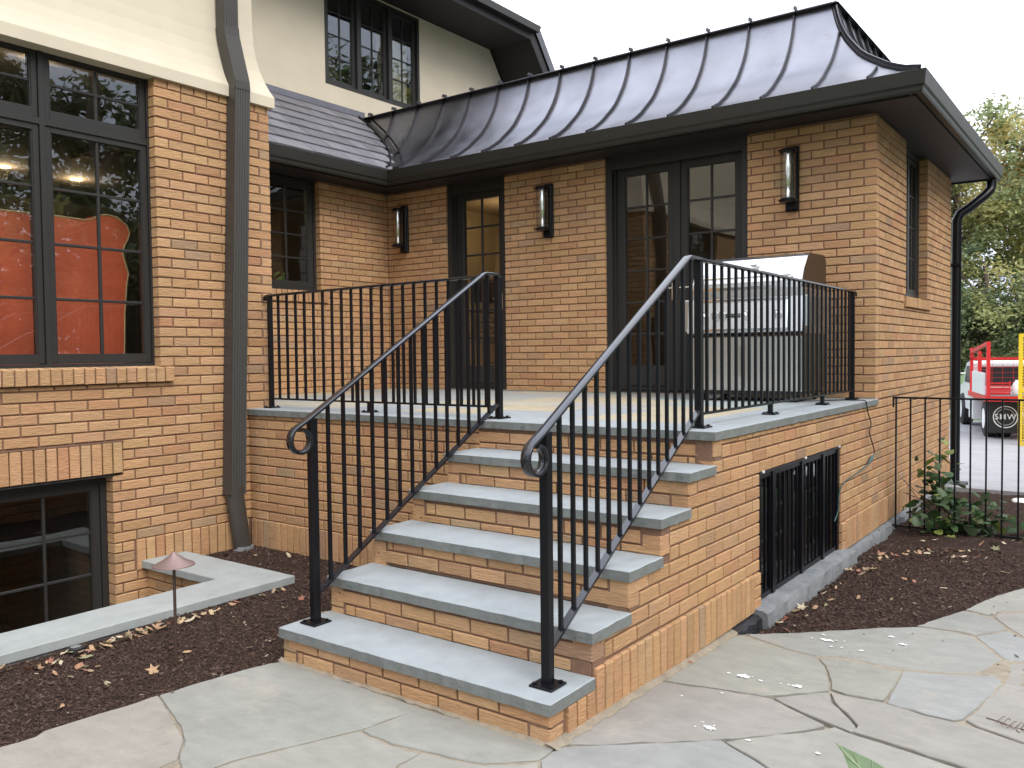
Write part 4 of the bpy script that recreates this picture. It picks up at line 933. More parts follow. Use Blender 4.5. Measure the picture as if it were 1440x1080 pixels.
# basement window with security bars
frame4(terr, '+X', -.085, BO[0], BO[1], BO[2], BO[3]-.012, .045, .0, -.05, bars=(((BO[0]+BO[1])/2-.03, (BO[0]+BO[1])/2+.03, .15, .80),))
md = (BO[0]+BO[1])/2
window(terr, '+X', -.095, BO[0]+.047, md-.032, BO[2]+.047, BO[3]-.06, 3, 3, .04, name='basement_window'); window(terr, '+X', -.095, md+.032, BO[1]-.047, BO[2]+.047, BO[3]-.06, 3, 3, .04, name='basement_window')
mb = MB(); mb.box(-1.5, -.2, BO[0]-.3, BO[1]+.3, .0, .03); mb.box(-1.52, -1.5, BO[0]-.3, BO[1]+.3, 0, .95); mb.build('basement_interior', M['roomdark'], terr)
grl = thing('window_grille', 'black iron security bars across the low basement window in terrace side', 'window grille', (-.03, 2.9, .11))
mb = MB(); mb.box(-.045, -.020, BO[0]+.01, BO[1]-.01, BO[2]+.004, BO[2]+.03); mb.box(-.045, -.020, BO[0]+.01, BO[1]-.01, BO[3]-.045, BO[3]-.02)
for y in (BO[0]+.024, 2.34, 2.86, 3.30, BO[1]-.024): mb.box(-.048, -.012, y-.02, y+.02, BO[2]+.002, BO[3]-.016)
mb.build('frame', M['iron'], grl)
y = BO[0]+.09
while y < BO[1]-.06:
    mb = MB(); mb.box(-.039, -.026, y-.0065, y+.0065, BO[2]+.025, BO[3]-.04); mb.build('bar', M['iron'], grl); y += .079

# terrace paving
def pave(x0, x1, y0, y1, c, nm='paving_stone'):
    o = slab(MB(), x0+.003, x1-.003, y0+.003, y1-.003, H-TT, H, .0008, .08, .003).build(nm, M['bluestone'], terr); o.color = (*c, 1)
xcut = [XL+.002, -2.45, -1.52, OS]
for a, b in zip(xcut[:-1], xcut[1:]):
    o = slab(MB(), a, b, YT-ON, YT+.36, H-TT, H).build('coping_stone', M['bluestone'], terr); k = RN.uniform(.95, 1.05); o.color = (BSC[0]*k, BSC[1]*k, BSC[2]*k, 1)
ycut = [YT+.363, 2.95, YF+.045]
for a, b in zip(ycut[:-1], ycut[1:]):
    o = slab(MB(), -.36, OS, a, b-.002, H-TT, H).build('coping_stone', M['bluestone'], terr); o.color = (BSC[0], BSC[1], BSC[2], 1)
PC = [(.285,.30,.295), (.30,.30,.27), (.265,.285,.29), (.37,.315,.215), (.31,.29,.28), (.36,.33,.26), (.275,.30,.28)]
yrow = [YT+.363, 2.25, 2.72, 3.18, 3.75, 4.20, YF-.002]
for j, (a, b) in enumerate(zip(yrow[:-1], yrow[1:])):
    x = XL+.002 if a < YC+.01 else XR+.002
    if a < YC < b:  x = XL+.002
    while x < -.363-.01:
        w = RN.uniform(.45, .85); xe = x+w
        if -.363-xe < .3: xe = -.363
        c = PC[RN.randrange(7)]
        if -1.0 < (x+xe)/2 < -.3 and 1.8 < (a+b)/2 < 3.0: c = PC[3]
        pave(x, xe, a, b, c); x = xe
pave(XR+.002, XL-.002, YC+.002, YT+.36, PC[0])
mb = MB(); mb.box(XR, -.05, YT+.1, YF, H-.16, H-.048); mb.build('terrace_core', M['concrete'], terr)
mb = MB(); wbox(mb, '-Y', YF, XR+.01, -.0, H+.0005, H+.012, -.02, .006); mb.build('mortar_fillet', M['joint'], terr)

# ================================================================ railings
def plate(mb, x, y, z, s=.052, t=.009):
    mb.cbox(x-s, x+s, y-s, y+s, z, z+t, .002)
    for i in (-1, 1):
        for j in (-1, 1): mb.tube([(x+i*s*.68, y+j*s*.68, z+t), (x+i*s*.68, y+j*s*.68, z+t+.007)], .009, 6)
def ribbon(mb, path, w, t):     # flat moulded bar: width along side vector, thickness downward
    return mb
def railing(nm, label, xa, xb, level, loc):
    r = thing(nm, label, 'railing', loc)
    ya, yb_ = .127, 1.61
    X = lambda y: xa+(xb-xa)*(y-ya)/(yb_-ya)
    top = lambda y: 1.172+(y-.03)*(1.968-1.172)/(1.455-.03)
    bot = lambda y: .400+(y-.150)*(1.180-.400)/(1.54-.150)
    # moulded cap rail with scroll
    cx, cz = .058, 1.121; pts = []
    for i in range(26):
        th = rad(121+ (26-1-i)*13.4); rr_ = .062-.014*(25-i)/25; pts.append((X(.05), cx+rr_*math.cos(th), cz+rr_*math.sin(th)))
    for y in (.10, .4, .8, 1.2, 1.44): pts.append((X(y), y, top(y)))
    pts += [(X(1.462), 1.462, 1.973), (X(1.478), 1.478, 1.979), (xb, 1.61, 1.979)]
    wv = .021; pf = [(-wv, -.006), (-wv+.004, -.009), (wv-.004, -.009), (wv, -.006), (wv, .003), (wv-.005, .0035), (wv-.007, .007), (.008, .009), (-.008, .009), (-wv+.007, .007), (-wv+.005, .0035), (-wv, .003)]
    MB().sweep(pts, [(-a, b) for a, b in pf][::-1], xdir=(-1, 0, 0)).build('handrail', M['rail'], r, smooth=True)
    MB().sweep([(X(.155), .145, bot(.145)), (xb, 1.60, bot(1.60)-.010)], [(-.016, -.006), (.016, -.006), (.016, .006), (-.016, .006)], xdir=(1, 0, 0)).build('bottom_rail', M['rail'], r)
    # posts
    for (x, y, z0, z1, s) in ((xa, ya, HS[0], top(ya)-.008, .019), (xb, yb_, H, 1.970, .019)):
        mb = MB(); mb.cbox(x-s, x+s, y-s, y+s, z0, z1, .003); p = mb.build('post', M['iron'], r)
        mb = MB(); plate(mb, x, y, z0); mb.build('base_plate', M['iron'], p)
    y = .127+.0985
    while y < 1.54:
        mb = MB(); x = X(y); mb.box(x-.0075, x+.0075, y-.0075, y+.0075, bot(y), min(top(y), 1.975)-.006); mb.build('baluster', M['iron'], r); y += .0985
    # level part
    (ax, a0, a1, stubs) = level
    def LP(a, z): return (a, yb_, z) if ax == 'x' else (xb, a, z)
    e = [LP(a0, 1.979), LP(a1, 1.962)]; d = 1 if a1 > a0 else -1
    e += [LP(a1+d*.035, 1.960), LP(a1+d*.05, 1.950), LP(a1+d*.052, 1.925)]
    mb = MB(); mb.sweep(e, ([(a, b) for a, b in pf]) if ax == 'x' else [(-a, b) for a, b in pf], xdir=(0, 1, 0) if ax == 'x' else (1, 0, 0))
    mb.build('handrail', M['rail'], r, smooth=True)
    s0, s1 = min(a0, a1), max(a0, a1)
    mb = MB()
    if ax == 'x': mb.box(s0, s1-.019, yb_-.012, yb_+.012, 1.178, 1.190)
    else: mb.box(xb-.012, xb+.012, s0+.019, s1, 1.178, 1.190)
    mb.build('bottom_rail', M['iron'], r)
    k = int((s1-s0)/.0985); g_ = (s1-s0)/k
    for i in range(1, k):
        a = s0+i*g_; p = LP(a, 0); mb = MB(); mb.box(p[0]-.0075, p[0]+.0075, p[1]-.0075, p[1]+.0075, 1.190, 1.966); mb.build('baluster', M['iron'], r)
    p = LP(a1, 0); mb = MB(); mb.cbox(p[0]-.016, p[0]+.016, p[1]-.016, p[1]+.016, H, 1.955, .003); po = mb.build('post', M['iron'], r)
    mb = MB(); plate(mb, p[0], p[1], H, .045); mb.build('base_plate', M['iron'], po)
    for a in stubs:
        p = LP(a, 0); mb = MB(); mb.box(p[0]-.013, p[0]+.013, p[1]-.013, p[1]+.013, H, 1.180); plate(mb, p[0], p[1], H, .042); mb.build('foot', M['iron'], r)
    return r
railing('iron_railing', 'left black iron stair railing turning along the terrace front to the brick corner', -1.402, -1.445, ('x', -1.445, -3.615, (-2.56,)), (-1.42, .8, G))
railing('iron_railing', 'right black iron stair railing turning along the terrace side past the grill', -.095, -.148, ('y', 1.61, 4.50, (2.66, 3.72)), (-.12, .8, G))

# ================================================================ wall lights
def wall_light(x, label):
    z0, z1 = 2.655, 3.185; w = thing('wall_light', label, 'wall light', (x, YF, 2.66), 'cylinder wall lights beside the glazed doors')
    mb = MB(); mb.cbox(x-.055, x+.055, YF-.030, YF-.001, z0, z1, .006); mb.cbox(x-.048, x+.048, YF-.05, YF-.03, z0+.01, z1-.01, .01); mb.build('backplate', M['iron'], w)
    cy = YF-.125
    for (zc, nm) in ((z0+.075, 'bottom_cap'), (z1-.055, 'top_cap')):
        mb = MB(); mb.lathe((x, cy, zc-.018), [(0, 0), (.050, 0), (.068, .004), (.070, .020), (.062, .030), (.050, .036), (0, .036)], 24); mb.box(x-.02, x+.02, cy, YF-.04, zc-.012, zc+.012)
        for a in (.8, 2.3, 3.9, 5.5): mb.tube([(x+.066*math.cos(a), cy+.066*math.sin(a), zc), (x+.086*math.cos(a), cy+.086*math.sin(a), zc)], .006, 6)
        mb.build(nm, M['iron'], w, smooth=True)
    MB().lathe((x, cy, z0+.09), [(.060, 0), (.060, z1-z0-.165), (.057, z1-z0-.165), (.057, 0)], 28).build('glass_tube', M['lampglass'], w, smooth=True)
    mb = MB(); mb.lathe((x, cy, z0+.09), [(.001, .0), (.018, 0), (.018, .06), (.012, .075), (.014, .10), (.026, .16), (.028, .28), (.018, .33), (.018, .36), (.001, .36)], 18); mb.build('bulb_tube', M['chrome'], w, smooth=True)
    return w
wall_light(-5.055, 'cylinder glass wall light on narrow brick pier left of the single door')
wall_light(-3.085, 'cylinder glass wall light on wide brick pier between the two doorways')
wall_light(-.655, 'cylinder glass wall light on brick pier above the grill near the corner')

# ================================================================ gas grill
gr = thing('gas_grill', 'large stainless steel gas grill on casters behind the right railing', 'grill', (-.78, 4.15, H))
gx0, gx1, gy = -1.215, -.345, 3.86
mb = MB(); mb.box(gx0, gx1, gy+.02, gy+.60, H+.085, H+.50); mb.build('cabinet', M['steel'], gr)
gm = (gx0+gx1)/2
for a, b in ((gx0+.008, gm-.003), (gm+.003, gx1-.008)):
    d = MB().cbox(a, b, gy, gy+.018, H+.10, H+.495, .003).build('cabinet_door', M['steel'], gr)
    hx = b-.03 if b < gm else a+.03
    MB().tube([(hx, gy-.03, H+.20), (hx, gy-.03, H+.43)], .008, 8).build('door_handle', M['steel'], d)
mb = MB(); mb.box(gx0+.02, gx1-.02, gy+.04, gy+.58, H+.055, H+.085); mb.build('base', M['black'], gr)
cp = MB().prism([(gy-.045, H+.535), (gy+.02, H+.52), (gy+.6, H+.52), (gy+.6, H+.80), (gy-.005, H+.80)], lambda a, b, d: (d, a, b), gx0-.02, gx1+.02).build('control_panel', M['steel'], gr)
mb = MB()
for z, dy in ((H+.545, -.052), (H+.775, -.018)): mb.box(gx0+.05, gx1-.09, gy+dy-.004, gy+dy+.012, z, z+.018)
for x in (gx0+.05, gx1-.108): mb.prism([(gy-.050, H+.545), (gy-.012, H+.79), (gy, H+.79), (gy-.03, H+.545)], lambda a, b, d: (d, a, b), x, x+.018)
mb.build('panel_trim', M['chrome'], gr)
for x in (gx0+.12, gx0+.21, gx0+.265, gx0+.455, gx0+.70):
    mb = MB(); mb.tube([(x, gy-.030, H+.665), (x, gy-.042, H+.663)], .036, 20); mb.tube([(x, gy-.042, H+.663), (x, gy-.072, H+.658)], [.025, .020], 16); mb.box(x-.004, x+.004, gy-.080, gy-.05, H+.640, H+.680); mb.build('knob', M['chrome'], gr, smooth=True)
np_ = MB().box(gx0+.30, gx0+.42, gy-.036, gy-.025, H+.652, H+.680).build('nameplate', M['black'], gr)
mb = MB()
for i in range(6): mb.box(gx0+.306+i*.019, gx0+.319+i*.019, gy-.0385, gy-.035, H+.660, H+.673)
mb.build('embossed_marks', M['chrome'], np_)
mb = MB(); mb.box(gx0-.015, gx1+.015, gy-.01, gy+.6, H+.803, H+.86); mb.build('firebox', M['steel'], gr)
mb = MB(); mb.box(gx0, gx1, gy+.0, gy+.02, H+.862, H+.885); mb.build('hood_lip', M['chrome'], gr)
hp = [(gy+.015, H+.865), (gy+.02, H+.92), (gy+.06, H+1.0), (gy+.155, H+1.105), (gy+.20, H+1.13), (gy+.56, H+1.14), (gy+.60, H+1.10), (gy+.60, H+.865)]
hd = MB().prism(hp, lambda a, b, d: (d, a, b), gx0, gx1).build('hood', M['steel'], gr)
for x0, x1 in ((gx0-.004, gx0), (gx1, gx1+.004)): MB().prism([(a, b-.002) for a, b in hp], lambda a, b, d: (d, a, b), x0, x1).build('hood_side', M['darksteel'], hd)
mb = MB(); mb.tube([(gx0+.06, gy-.035, H+.955), (gx1-.06, gy-.035, H+.955)], .013, 12)
for x in (gx0+.08, gx1-.08): mb.tube([(x, gy-.035, H+.955), (x, gy+.035, H+.955)], .008, 8)
mb.build('hood_handle', M['chrome'], gr, smooth=True)
mb = MB(); mb.tube([(gm+.05, gy+.085, H+1.06), (gm+.05, gy+.07, H+1.075)], .032, 18); mb.build('thermometer', M['chrome'], hd, smooth=True)
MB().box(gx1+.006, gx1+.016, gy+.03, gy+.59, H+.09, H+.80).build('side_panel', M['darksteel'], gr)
MB().cbox(gx1+.022, gx1+.06, gy+.0, gy+.5, H+.57, H+.80, .004).build('side_shelf', M['steel'], gr)
MB().cbox(gx0-.06, gx0-.022, gy+.0, gy+.5, H+.55, H+.80, .004).build('side_shelf', M['steel'], gr)
for x in (gx0+.06, gx1-.06):
    for y in (gy+.07, gy+.52):
        mb = MB(); mb.tube([(x-.014, y, H+.030), (x+.014, y, H+.030)], .029, 14); mb.box(x-.02, x+.02, y-.02, y+.02, H+.045, H+.062); mb.build('caster', M['black'], gr)

# ================================================================ extension cord
cdp = [(-.50, 4.10, H+.008), (-.40, 4.02, H+.008), (-.28, 4.10, H+.008), (-.18, 4.25, H+.008), (-.07, 4.22, H+.01), (.005, 4.24, H+.009), (.020, 4.25, H-.01), (.024, 4.28, 1.03), (.022, 4.38, .94), (.022, 4.33, .88), (.024, 4.40, .80), (.026, 4.47, .72), (.026, 4.44, .675)]
def smoothp(p, n=5):
    o = []
    for i in range(len(p)-1):
        p0, p1, p2, p3 = [Vector(p[max(0, min(len(p)-1, i+k))]) for k in (-1, 0, 1, 2)]
        for j in range(n):
            t = j/n; o.append(.5*((2*p1)+(p2-p0)*t+(2*p0-5*p1+4*p2-p3)*t*t+(3*p1-p0-3*p2+p3)*t**3))
    return o+[Vector(p[-1])]
cord = thing('extension_cord', 'black cable trailing off terrace edge past green plug into low window', 'cable', (.02, 4.3, .9))
MB().tube(smoothp(cdp), .0045, 6).build('cable', M['black'], cord, smooth=True)
MB().tube([(.026, 4.44, .69), (.028, 4.39, .675), (.028, 4.34, .655), (.028, 4.30, .64)], [.006, .013, .013, .006], 8).build('plug', M['green'], cord, smooth=True)
MB().tube(smoothp([(.028, 4.30, .64), (.03, 4.10, .62), (.028, 3.86, .60), (.01, 3.69, .57), (-.008, 3.64, .50), (-.01, 3.62, .38), (-.012, 3.54, .32)]), .0045, 6).build('cable', M['green'], cord, smooth=True)

# ================================================================ window well
well = thing('window_well', 'bluestone capped brick window well wall in the left mulch bed', 'window well', (-2.8, .2, 0))
brick_wall(well, '-Y', .62, [(XL, -2.80, -.55, .098)], XL); mortar(well, '-Y', .62, [(XL+.001, -2.80, -.55, .099)])
brick_wall(well, '-X', -2.80, [(-3.0, .62, -.55, .098)], 0); mortar(well, '-X', -2.80, [(-3.0, .62, -.55, .099)])
for (poly, c) in (([(XL+.001, .578), (-2.852, .578), (-2.852, -1.05), (-2.515, -1.05), (-2.515, .905), (XL+.001, .905)], 1.0), ([(-2.852, -1.056), (-2.515, -1.056), (-2.515, -3.0), (-2.852, -3.0)], .97)):
    d_ = densify(poly, .05, .0012); n = len(d_); pi_ = inset(d_, .0035)
    mb = MB(); mb.add([(x, y, .100) for x, y in d_]+[(x, y, .1435) for x, y in d_]+[(x, y, .147) for x, y in pi_], [tuple(range(n))[::-1]]+[(r*n+i, r*n+(i+1)%n, (r+1)*n+(i+1)%n, (r+1)*n+i) for r in range(2) for i in range(n)]+[tuple(range(2*n, 3*n))])
    o = mb.build('cap_stone', M['bluestone'], well); o.color = (.30*c, .318*c, .305*c, 1)
MB().box(-3.8, -2.7, -3.0, .62, -.62, -.56).build('gravel_floor', M['concrete'], well)
mb = MB(); mb.box(-2.70, -2.53, -3.0, .88, -.5, .0985); mb.box(XL, -2.70, .72, .88, -.5, .0985); mb.build('wall_core', M['concrete'], well)
# dark void side of the bed under the house corner
# ================================================================ path light, puck
pl_ = thing('path_light', 'copper brown mushroom path light standing in the left mulch bed', 'path light', (-1.876, -.296, .09))
MB().tube([(-1.876, -.296, .04), (-1.876, -.296, .565)], .0070, 10).build('stake', M['lampstake'], pl_, smooth=True)
MB().lathe((-1.876, -.296, .553), [(.0, .062), (.006, .062), (.018, .048), (.055, .022), (.092, .004), (.093, .0), (.085, .002), (.045, .018), (.0, .022)], 32).build('shade', M['lampcap'], pl_, smooth=True)
pk = thing('puck_light', 'small round black well light beside the bluestone cap in mulch', 'ground light', (-2.455, -.47, .08))
MB().lathe((-2.455, -.47, .08), [(0, .03), (.034, .03), (.040, .026), (.042, .0), (0, 0)], 20).build('housing', M['black'], pk, smooth=True)
MB().lathe((-2.455, -.47, .11), [(0, .002), (.024, .001), (.024, 0)], 16).build('lens', M['chrome'], pk)

# ================================================================ garden fence (right)
fe = thing('garden_fence', 'thin black iron garden fence running right from the wing wall', 'fence', (1.4, 4.97, .04))
MB().box(.048, 2.9, 4.958, 4.982, 1.103, 1.118).build('top_rail', M['iron'], fe)
MB().box(.052, 2.9, 4.960, 4.980, .052, .066).build('bottom_rail', M['iron'], fe)
MB().box(.048, .060, 4.962, 4.978, 1.03, 1.103).build('wall_hook', M['iron'], fe)
x = .075
while x < 2.9:
    MB().box(x-.006, x+.006, 4.963, 4.977, .035, 1.103).build('picket', M['iron'], fe); x += .1085
# ================================================================ fallen leaves
def leaf_mesh(kind):
    n = 14; vs = [(0, 0, .004)]; r_ = random.Random(kind)
    for i in range(n):
        a = 2*math.pi*i/n
        if kind % 3 == 0: rr = .5*(1+.38*math.cos(5*a)); sx = .8
        elif kind % 3 == 1: rr = .5*(1-.25*abs(math.cos(2*a))); sx = .5
        else: rr = .5; sx = .38
        rr *= r_.uniform(.8, 1.15)
        x, y = rr*math.cos(a), rr*sx*math.sin(a); vs.append((x, y, .55*(x*x*(.9 if kind % 2 else .3)+y*y*1.2)+r_.uniform(0, .05)))
    me = bpy.data.meshes.new('leaf'); me.from_pydata(vs, [], [(0, i+1, (i+1) % n+1) for i in range(n)]); me.materials.append(M['leafdry'])
    me.polygons.foreach_set('use_smooth', [True]*n); me.update(); return me
LM = [leaf_mesh(k) for k in (0, 1, 2, 4, 5, 7, 8)]
LC = [(.34,.22,.12), (.27,.14,.075), (.37,.26,.15), (.24,.10,.06), (.21,.20,.11), (.40,.33,.22), (.30,.18,.10), (.25,.17,.10)]
def leaf(x, y, z, s, label, group, col=None):
    o = inst('fallen_leaf', LM[RN.randrange(7)], None, (x, y, z+.004), (RN.gauss(0, .35), RN.gauss(0, .35), RN.uniform(0, 6.28)), col or LC[RN.randrange(8)], (s, s, s))
    tag(o, label, 'leaf', group)
for (x, y, n, sp) in ((-2.335,-.648,7,.05), (-2.37,-.50,12,.07), (-2.42,-.331,10,.05), (-2.41,-.191,16,.07), (-2.42,-.05,15,.08), (-2.40,-.80,8,.10), (-2.15,-.56,5,.06), (-2.12,-.62,3,.05), (-2.40,.15,6,.05), (-2.41,.30,3,.04), (-2.42,.45,3,.04), (-2.45,.58,3,.05), (-2.46,.73,3,.04)):
    for _ in range(n):
        xx, yy_ = x+RN.gauss(0, sp*.5), y+RN.gauss(0, sp); 
        if xx < -2.49: xx = -2.48
        leaf(xx, yy_, mh(xx, yy_, 'L')+.014, RN.uniform(.032, .068), 'dry curled leaf in the drift along the bluestone well cap', 'leaves drifted along the well cap')
for (x, y) in ((-1.859,-.422), (-1.894,-.615), (-1.94,-.20), (-1.76,.02), (-1.645,.127), (-1.80,-.85), (-1.55,.35), (-1.9,.6), (-2.2,.7), (-1.7,1.0), (-3.3,1.2), (-3.1,1.33), (-3.5,1.1)):
    leaf(x, y, mh(x, y, 'L')+.012, RN.uniform(.04, .06), 'single dry leaf lying loose on the left mulch bed', 'loose leaves on the left mulch bed')
for (x, y, n, sp) in ((.16,1.86,5,.05), (.12,2.10,6,.07), (.13,2.34,4,.06), (.20,2.50,5,.07), (.15,2.98,7,.07), (.16,3.42,6,.09), (.22,3.95,9,.09), (.36,3.98,9,.09), (.50,4.10,9,.09), (.62,4.08,7,.09), (.40,4.4,8,.15), (.9,4.6,5,.12), (.40,3.3,4,.12), (.75,4.45,6,.2)):
    for _ in range(n):
        xx, yy_ = max(.09, x+RN.gauss(0, sp*.8)), y+RN.gauss(0, sp)
        leaf(xx, yy_, mh(xx, yy_, 'R')+.013, RN.uniform(.03, .068), 'dry tan leaf drifted on the right mulch bed by the wall', 'leaves drifted on the right mulch bed')
for (x, y) in ((.541,2.742), (.567,3.2), (1.0,3.72), (.35,2.75), (.75,3.1)):
    leaf(x, y, mh(x, y, 'R')+.013, .055, 'single pale leaf alone on open mulch right of the terrace', 'lone leaves on the right mulch')
for (x, y) in ((.00,1.08),(.14,2.0),): leaf(x+.03, y, gz(y), .05, 'small brown curled leaf on flagstone beside the soldier bricks', 'leaf scraps on the patio', (.25,.09,.05))
disc = tag(MB().lathe((.80, 6.95, .03), [(0, .02), (.06, .022), (.10, .018), (.115, .0), (.10, .010), (0, .012)], 24).build('white_dish', M['milk'], smooth=True), 'small white round dish lying on mulch beyond the garden fence', 'dish')

# ================================================================ shrub by the fence
def leafm(kind):
    r_ = random.Random(kind); pts = []; n = 12
    for i in range(n):
        a = 2*math.pi*i/n; rr = .5*(1+.22*math.cos(3*a))*r_.uniform(.85, 1.1); pts.append((rr*math.cos(a)+.35, rr*.85*math.sin(a)))
    vs = [(.3, 0, .03)]+[(x, y, -.25*y*y-.12*x*x) for x, y in pts]
    me = bpy.data.meshes.new('leaf'); me.from_pydata(vs, [], [(0, i+1, (i+1) % n+1) for i in range(n)]); me.materials.append(M['leafgreen']); me.polygons.foreach_set('use_smooth', [True]*n); me.update(); return me
GL = [leafm(k) for k in range(4)]
sh = thing('shrub', 'straggly green leafed shrub growing in mulch against the garden fence', 'shrub', (.52, 5.05, .02))
st = MB(); tips = []
RS = random.Random(5)
for (x, y, z, cnt, sx, sz) in ((.36,5.12,.50,62,.060,.12), (.38,5.10,.30,42,.08,.09), (.58,5.05,.17,95,.17,.085), (.76,5.08,.15,45,.13,.07), (.48,4.95,.10,45,.12,.05), (.25,5.0,.22,10,.10,.06)):
    st.tube(smoothp([(.5, 5.05, .0), ((x+.5)/2+.02, 5.06, z*.5), (x, y, z*1.05)], 4), .006, 5)
    for i in range(cnt):
        p = Vector((x+RS.gauss(0, sx), y+RS.gauss(0, .09), max(.05, z+RS.gauss(0, sz)))); s = RS.uniform(.055, .098)
        g_ = RS.uniform(.7, 1.25); c = (.055*g_, .105*g_, .035*g_) if RS.random() > .12 else (.20*g_, .24*g_, .06)
        if RS.random() < .2: c = (.12*g_, .17*g_, .09*g_)
        o = inst('leaf', GL[RS.randrange(4)], sh, p, (RS.gauss(.3, .5), RS.gauss(.1, .5), RS.uniform(0, 6.28)), c, (s, s, s))
for i in range(9):
    a = RS.uniform(2.3, 3.6); l = RS.uniform(.18, .34); x0_, z0_ = .42, RS.uniform(.08, .22)
    st.tube(smoothp([(x0_, 5.02, z0_), (x0_+math.cos(a)*l*.5, 4.98, z0_+.10), (x0_+math.cos(a)*l, 4.95, z0_+RS.uniform(.05, .30))], 4), .003, 5)
st.build('stems', M['twig'], sh, smooth=True)
# foreground broad leaf plant, twig
fp = thing('leafy_plant', 'broad green leaf poking into the bottom right of the patio view', 'plant', (1.40, -.58, G))
def blade(base, tip, w, lift):
    b, t = Vector(base), Vector(tip); mb = MB(); n = 9; vs = []; dr = (t-b); sd_ = dr.cross(Vector((0, 0, 1))).normalized()
    for i in range(n+1):
        u = i/n; p = b+dr*u+Vector((0, 0, lift*math.sin(math.pi*u*.8))); ww = w*math.sin(math.pi*min(1, u*.93+.07))**.7*(1-u**4*.9)
        vs += [p-sd_*ww+Vector((0, 0, .25*ww+.006*math.sin(9*u))), p, p+sd_*ww+Vector((0, 0, .25*ww+.006*math.cos(8*u)))]
    mb.add(vs, [(3*i+j, 3*i+j+1, 3*i+j+4, 3*i+j+3) for i in range(n) for j in (0, 1)]); o = mb.build('leaf', M['leafgreen'], fp, smooth=True, recalc=False); o.color = (.12, .17, .085, 1)
    vb = MB(); vb.tube([vs[3*i+1]+Vector((0, 0, .0008)) for i in range(n+1)], [.0028]*n+[.0008], 5)
    for i in range(1, n-1):
        for e in (0, 2): vb.tube([vs[3*i+1]+Vector((0, 0, .001)), (vs[3*i+1]+vs[3*(i+1)+e])*.5+Vector((0, 0, .002)), vs[3*(i+1)+e]*.96+vs[3*i+1]*.04+Vector((0, 0, .001))], .0011, 4)
    v_ = vb.build('vein', M['leafgreen'], o, smooth=True); v_.color = (.26, .31, .17, 1)
blade((1.40, -.55, .36), (1.075, -.31, .505), .075, .03); blade((1.42, -.60, .36), (1.55, -.30, .36), .06, .04); blade((1.40, -.62, .36), (1.25, -.85, .40), .07, .05); blade((1.43, -.60, .36), (1.65, -.70, .38), .06, .05)
mb = MB()
for q in ((1.40, -.55), (1.42, -.60), (1.40, -.62), (1.43, -.60)): mb.tube(smoothp([(1.41, -.585, G), (1.41, -.585, .25), (q[0], q[1], .36)], 4), .005, 6)
mb.build('stems', M['leafgreen'], fp, smooth=True)
tw = thing('dry_twig', 'dried fern like twig lying on the flagstones at right edge', 'twig', (1.32, 1.2, G))
mb = MB(); bx = [(1.215+.02*i, 1.215-.006*i, G+.008+.002*math.sin(i)) for i in range(16)]; mb.tube(bx, .0022, 5)
for i in range(2, 16):
    p = bx[i]; 
    for sgn in (-1, 1): mb.tube([p, (p[0]+.010+RN.uniform(-.004,.006), p[1]+sgn*RN.uniform(.02, .045), p[2]+RN.uniform(.003, .02)), (p[0]+.02, p[1]+sgn*RN.uniform(.03,.05), p[2]+.004)], .0016, 4)
mb.tube([(1.36, 1.16, G+.01), (1.42, 1.26, G+.03), (1.47, 1.30, G+.01)], .002, 5)
mb.build('stem', M['twig'], tw)

# ================================================================ truck
tr = thing('flatbed_truck', 'white cab flatbed work truck with red stake rack parked on the drive', 'truck', (-.5, 19.5, -.44))
TH = rad(15); TO = Vector((-.94, 17.75, -.44)); tf = Vector((-math.sin(TH), math.cos(TH), 0)); ts = Vector((math.cos(TH), math.sin(TH), 0))
def T(x, y, z): return TO+ts*x+tf*y+Vector((0, 0, z))
def tbox(mb, x0, x1, y0, y1, z0, z1):
    return mb.add([T(x0,y0,z0),T(x1,y0,z0),T(x1,y1,z0),T(x0,y1,z0),T(x0,y0,z1),T(x1,y0,z1),T(x1,y1,z1),T(x0,y1,z1)], [(0,3,2,1),(4,5,6,7),(0,1,5,4),(1,2,6,5),(2,3,7,6),(3,0,4,7)])
TW = 2.1
bd = tbox(MB(), 0, TW, 0, 2.7, .82, .93).build('flatbed', M['redpaint'], tr)
tbox(MB(), .05, TW-.05, .03, 2.65, .93, .945).build('bed_floor', M['concrete'], bd)
mb = MB()
for (x, y, h) in ((.03, .04, 2.08), (.03, 1.3, 1.88), (.03, 2.6, 1.95), (TW-.08, .04, 2.08), (TW-.08, 2.6, 1.95)): tbox(mb, x, x+.07, y, y+.07, .93, h)
tbox(mb, .03, 1.5, 2.60, 2.66, 1.66, 1.72); tbox(mb, TW-.08, TW-.01, .05, 2.65, .93, .97); tbox(mb, .09, TW-.02, 2.61, 2.65, .93, .97); 
mb.add([T(.03,.05,2.02),T(.08,.05,2.02),T(.08,2.6,1.82),T(.03,2.6,1.82),T(.03,.05,2.08),T(.08,.05,2.08),T(.08,2.6,1.9),T(.03,2.6,1.9)], [(0,3,2,1),(4,5,6,7),(0,1,5,4),(1,2,6,5),(2,3,7,6),(3,0,4,7)])
mb.build('stake_rack', M['redpaint'], tr)
mb = MB()
for i in range(9): tbox(mb, .05+i*.22, .056+i*.22, 2.62, 2.63, .95, 1.7)
for i in range(6): tbox(mb, .05, TW-.05, 2.615, 2.621, 1.0+i*.12, 1.006+i*.12)
for i in range(5): tbox(mb, .04, .046, .15, 2.5, 1.47+i*.09, 1.476+i*.09)
mb.build('rack_mesh', M['redpaint'], tr)
tbox(MB(), -.015, .02, .12, 1.9, .95, 1.42).build('side_board', M['whitepaint'], tr)
tbox(MB(), 0.03, .09, 0, .04, .93, 1.6).build('corner_post', M['redpaint'], tr)
cr_ = thing('storage_crate', 'red slotted crate standing on the truck flatbed', 'crate', T(.45, .5, .95))
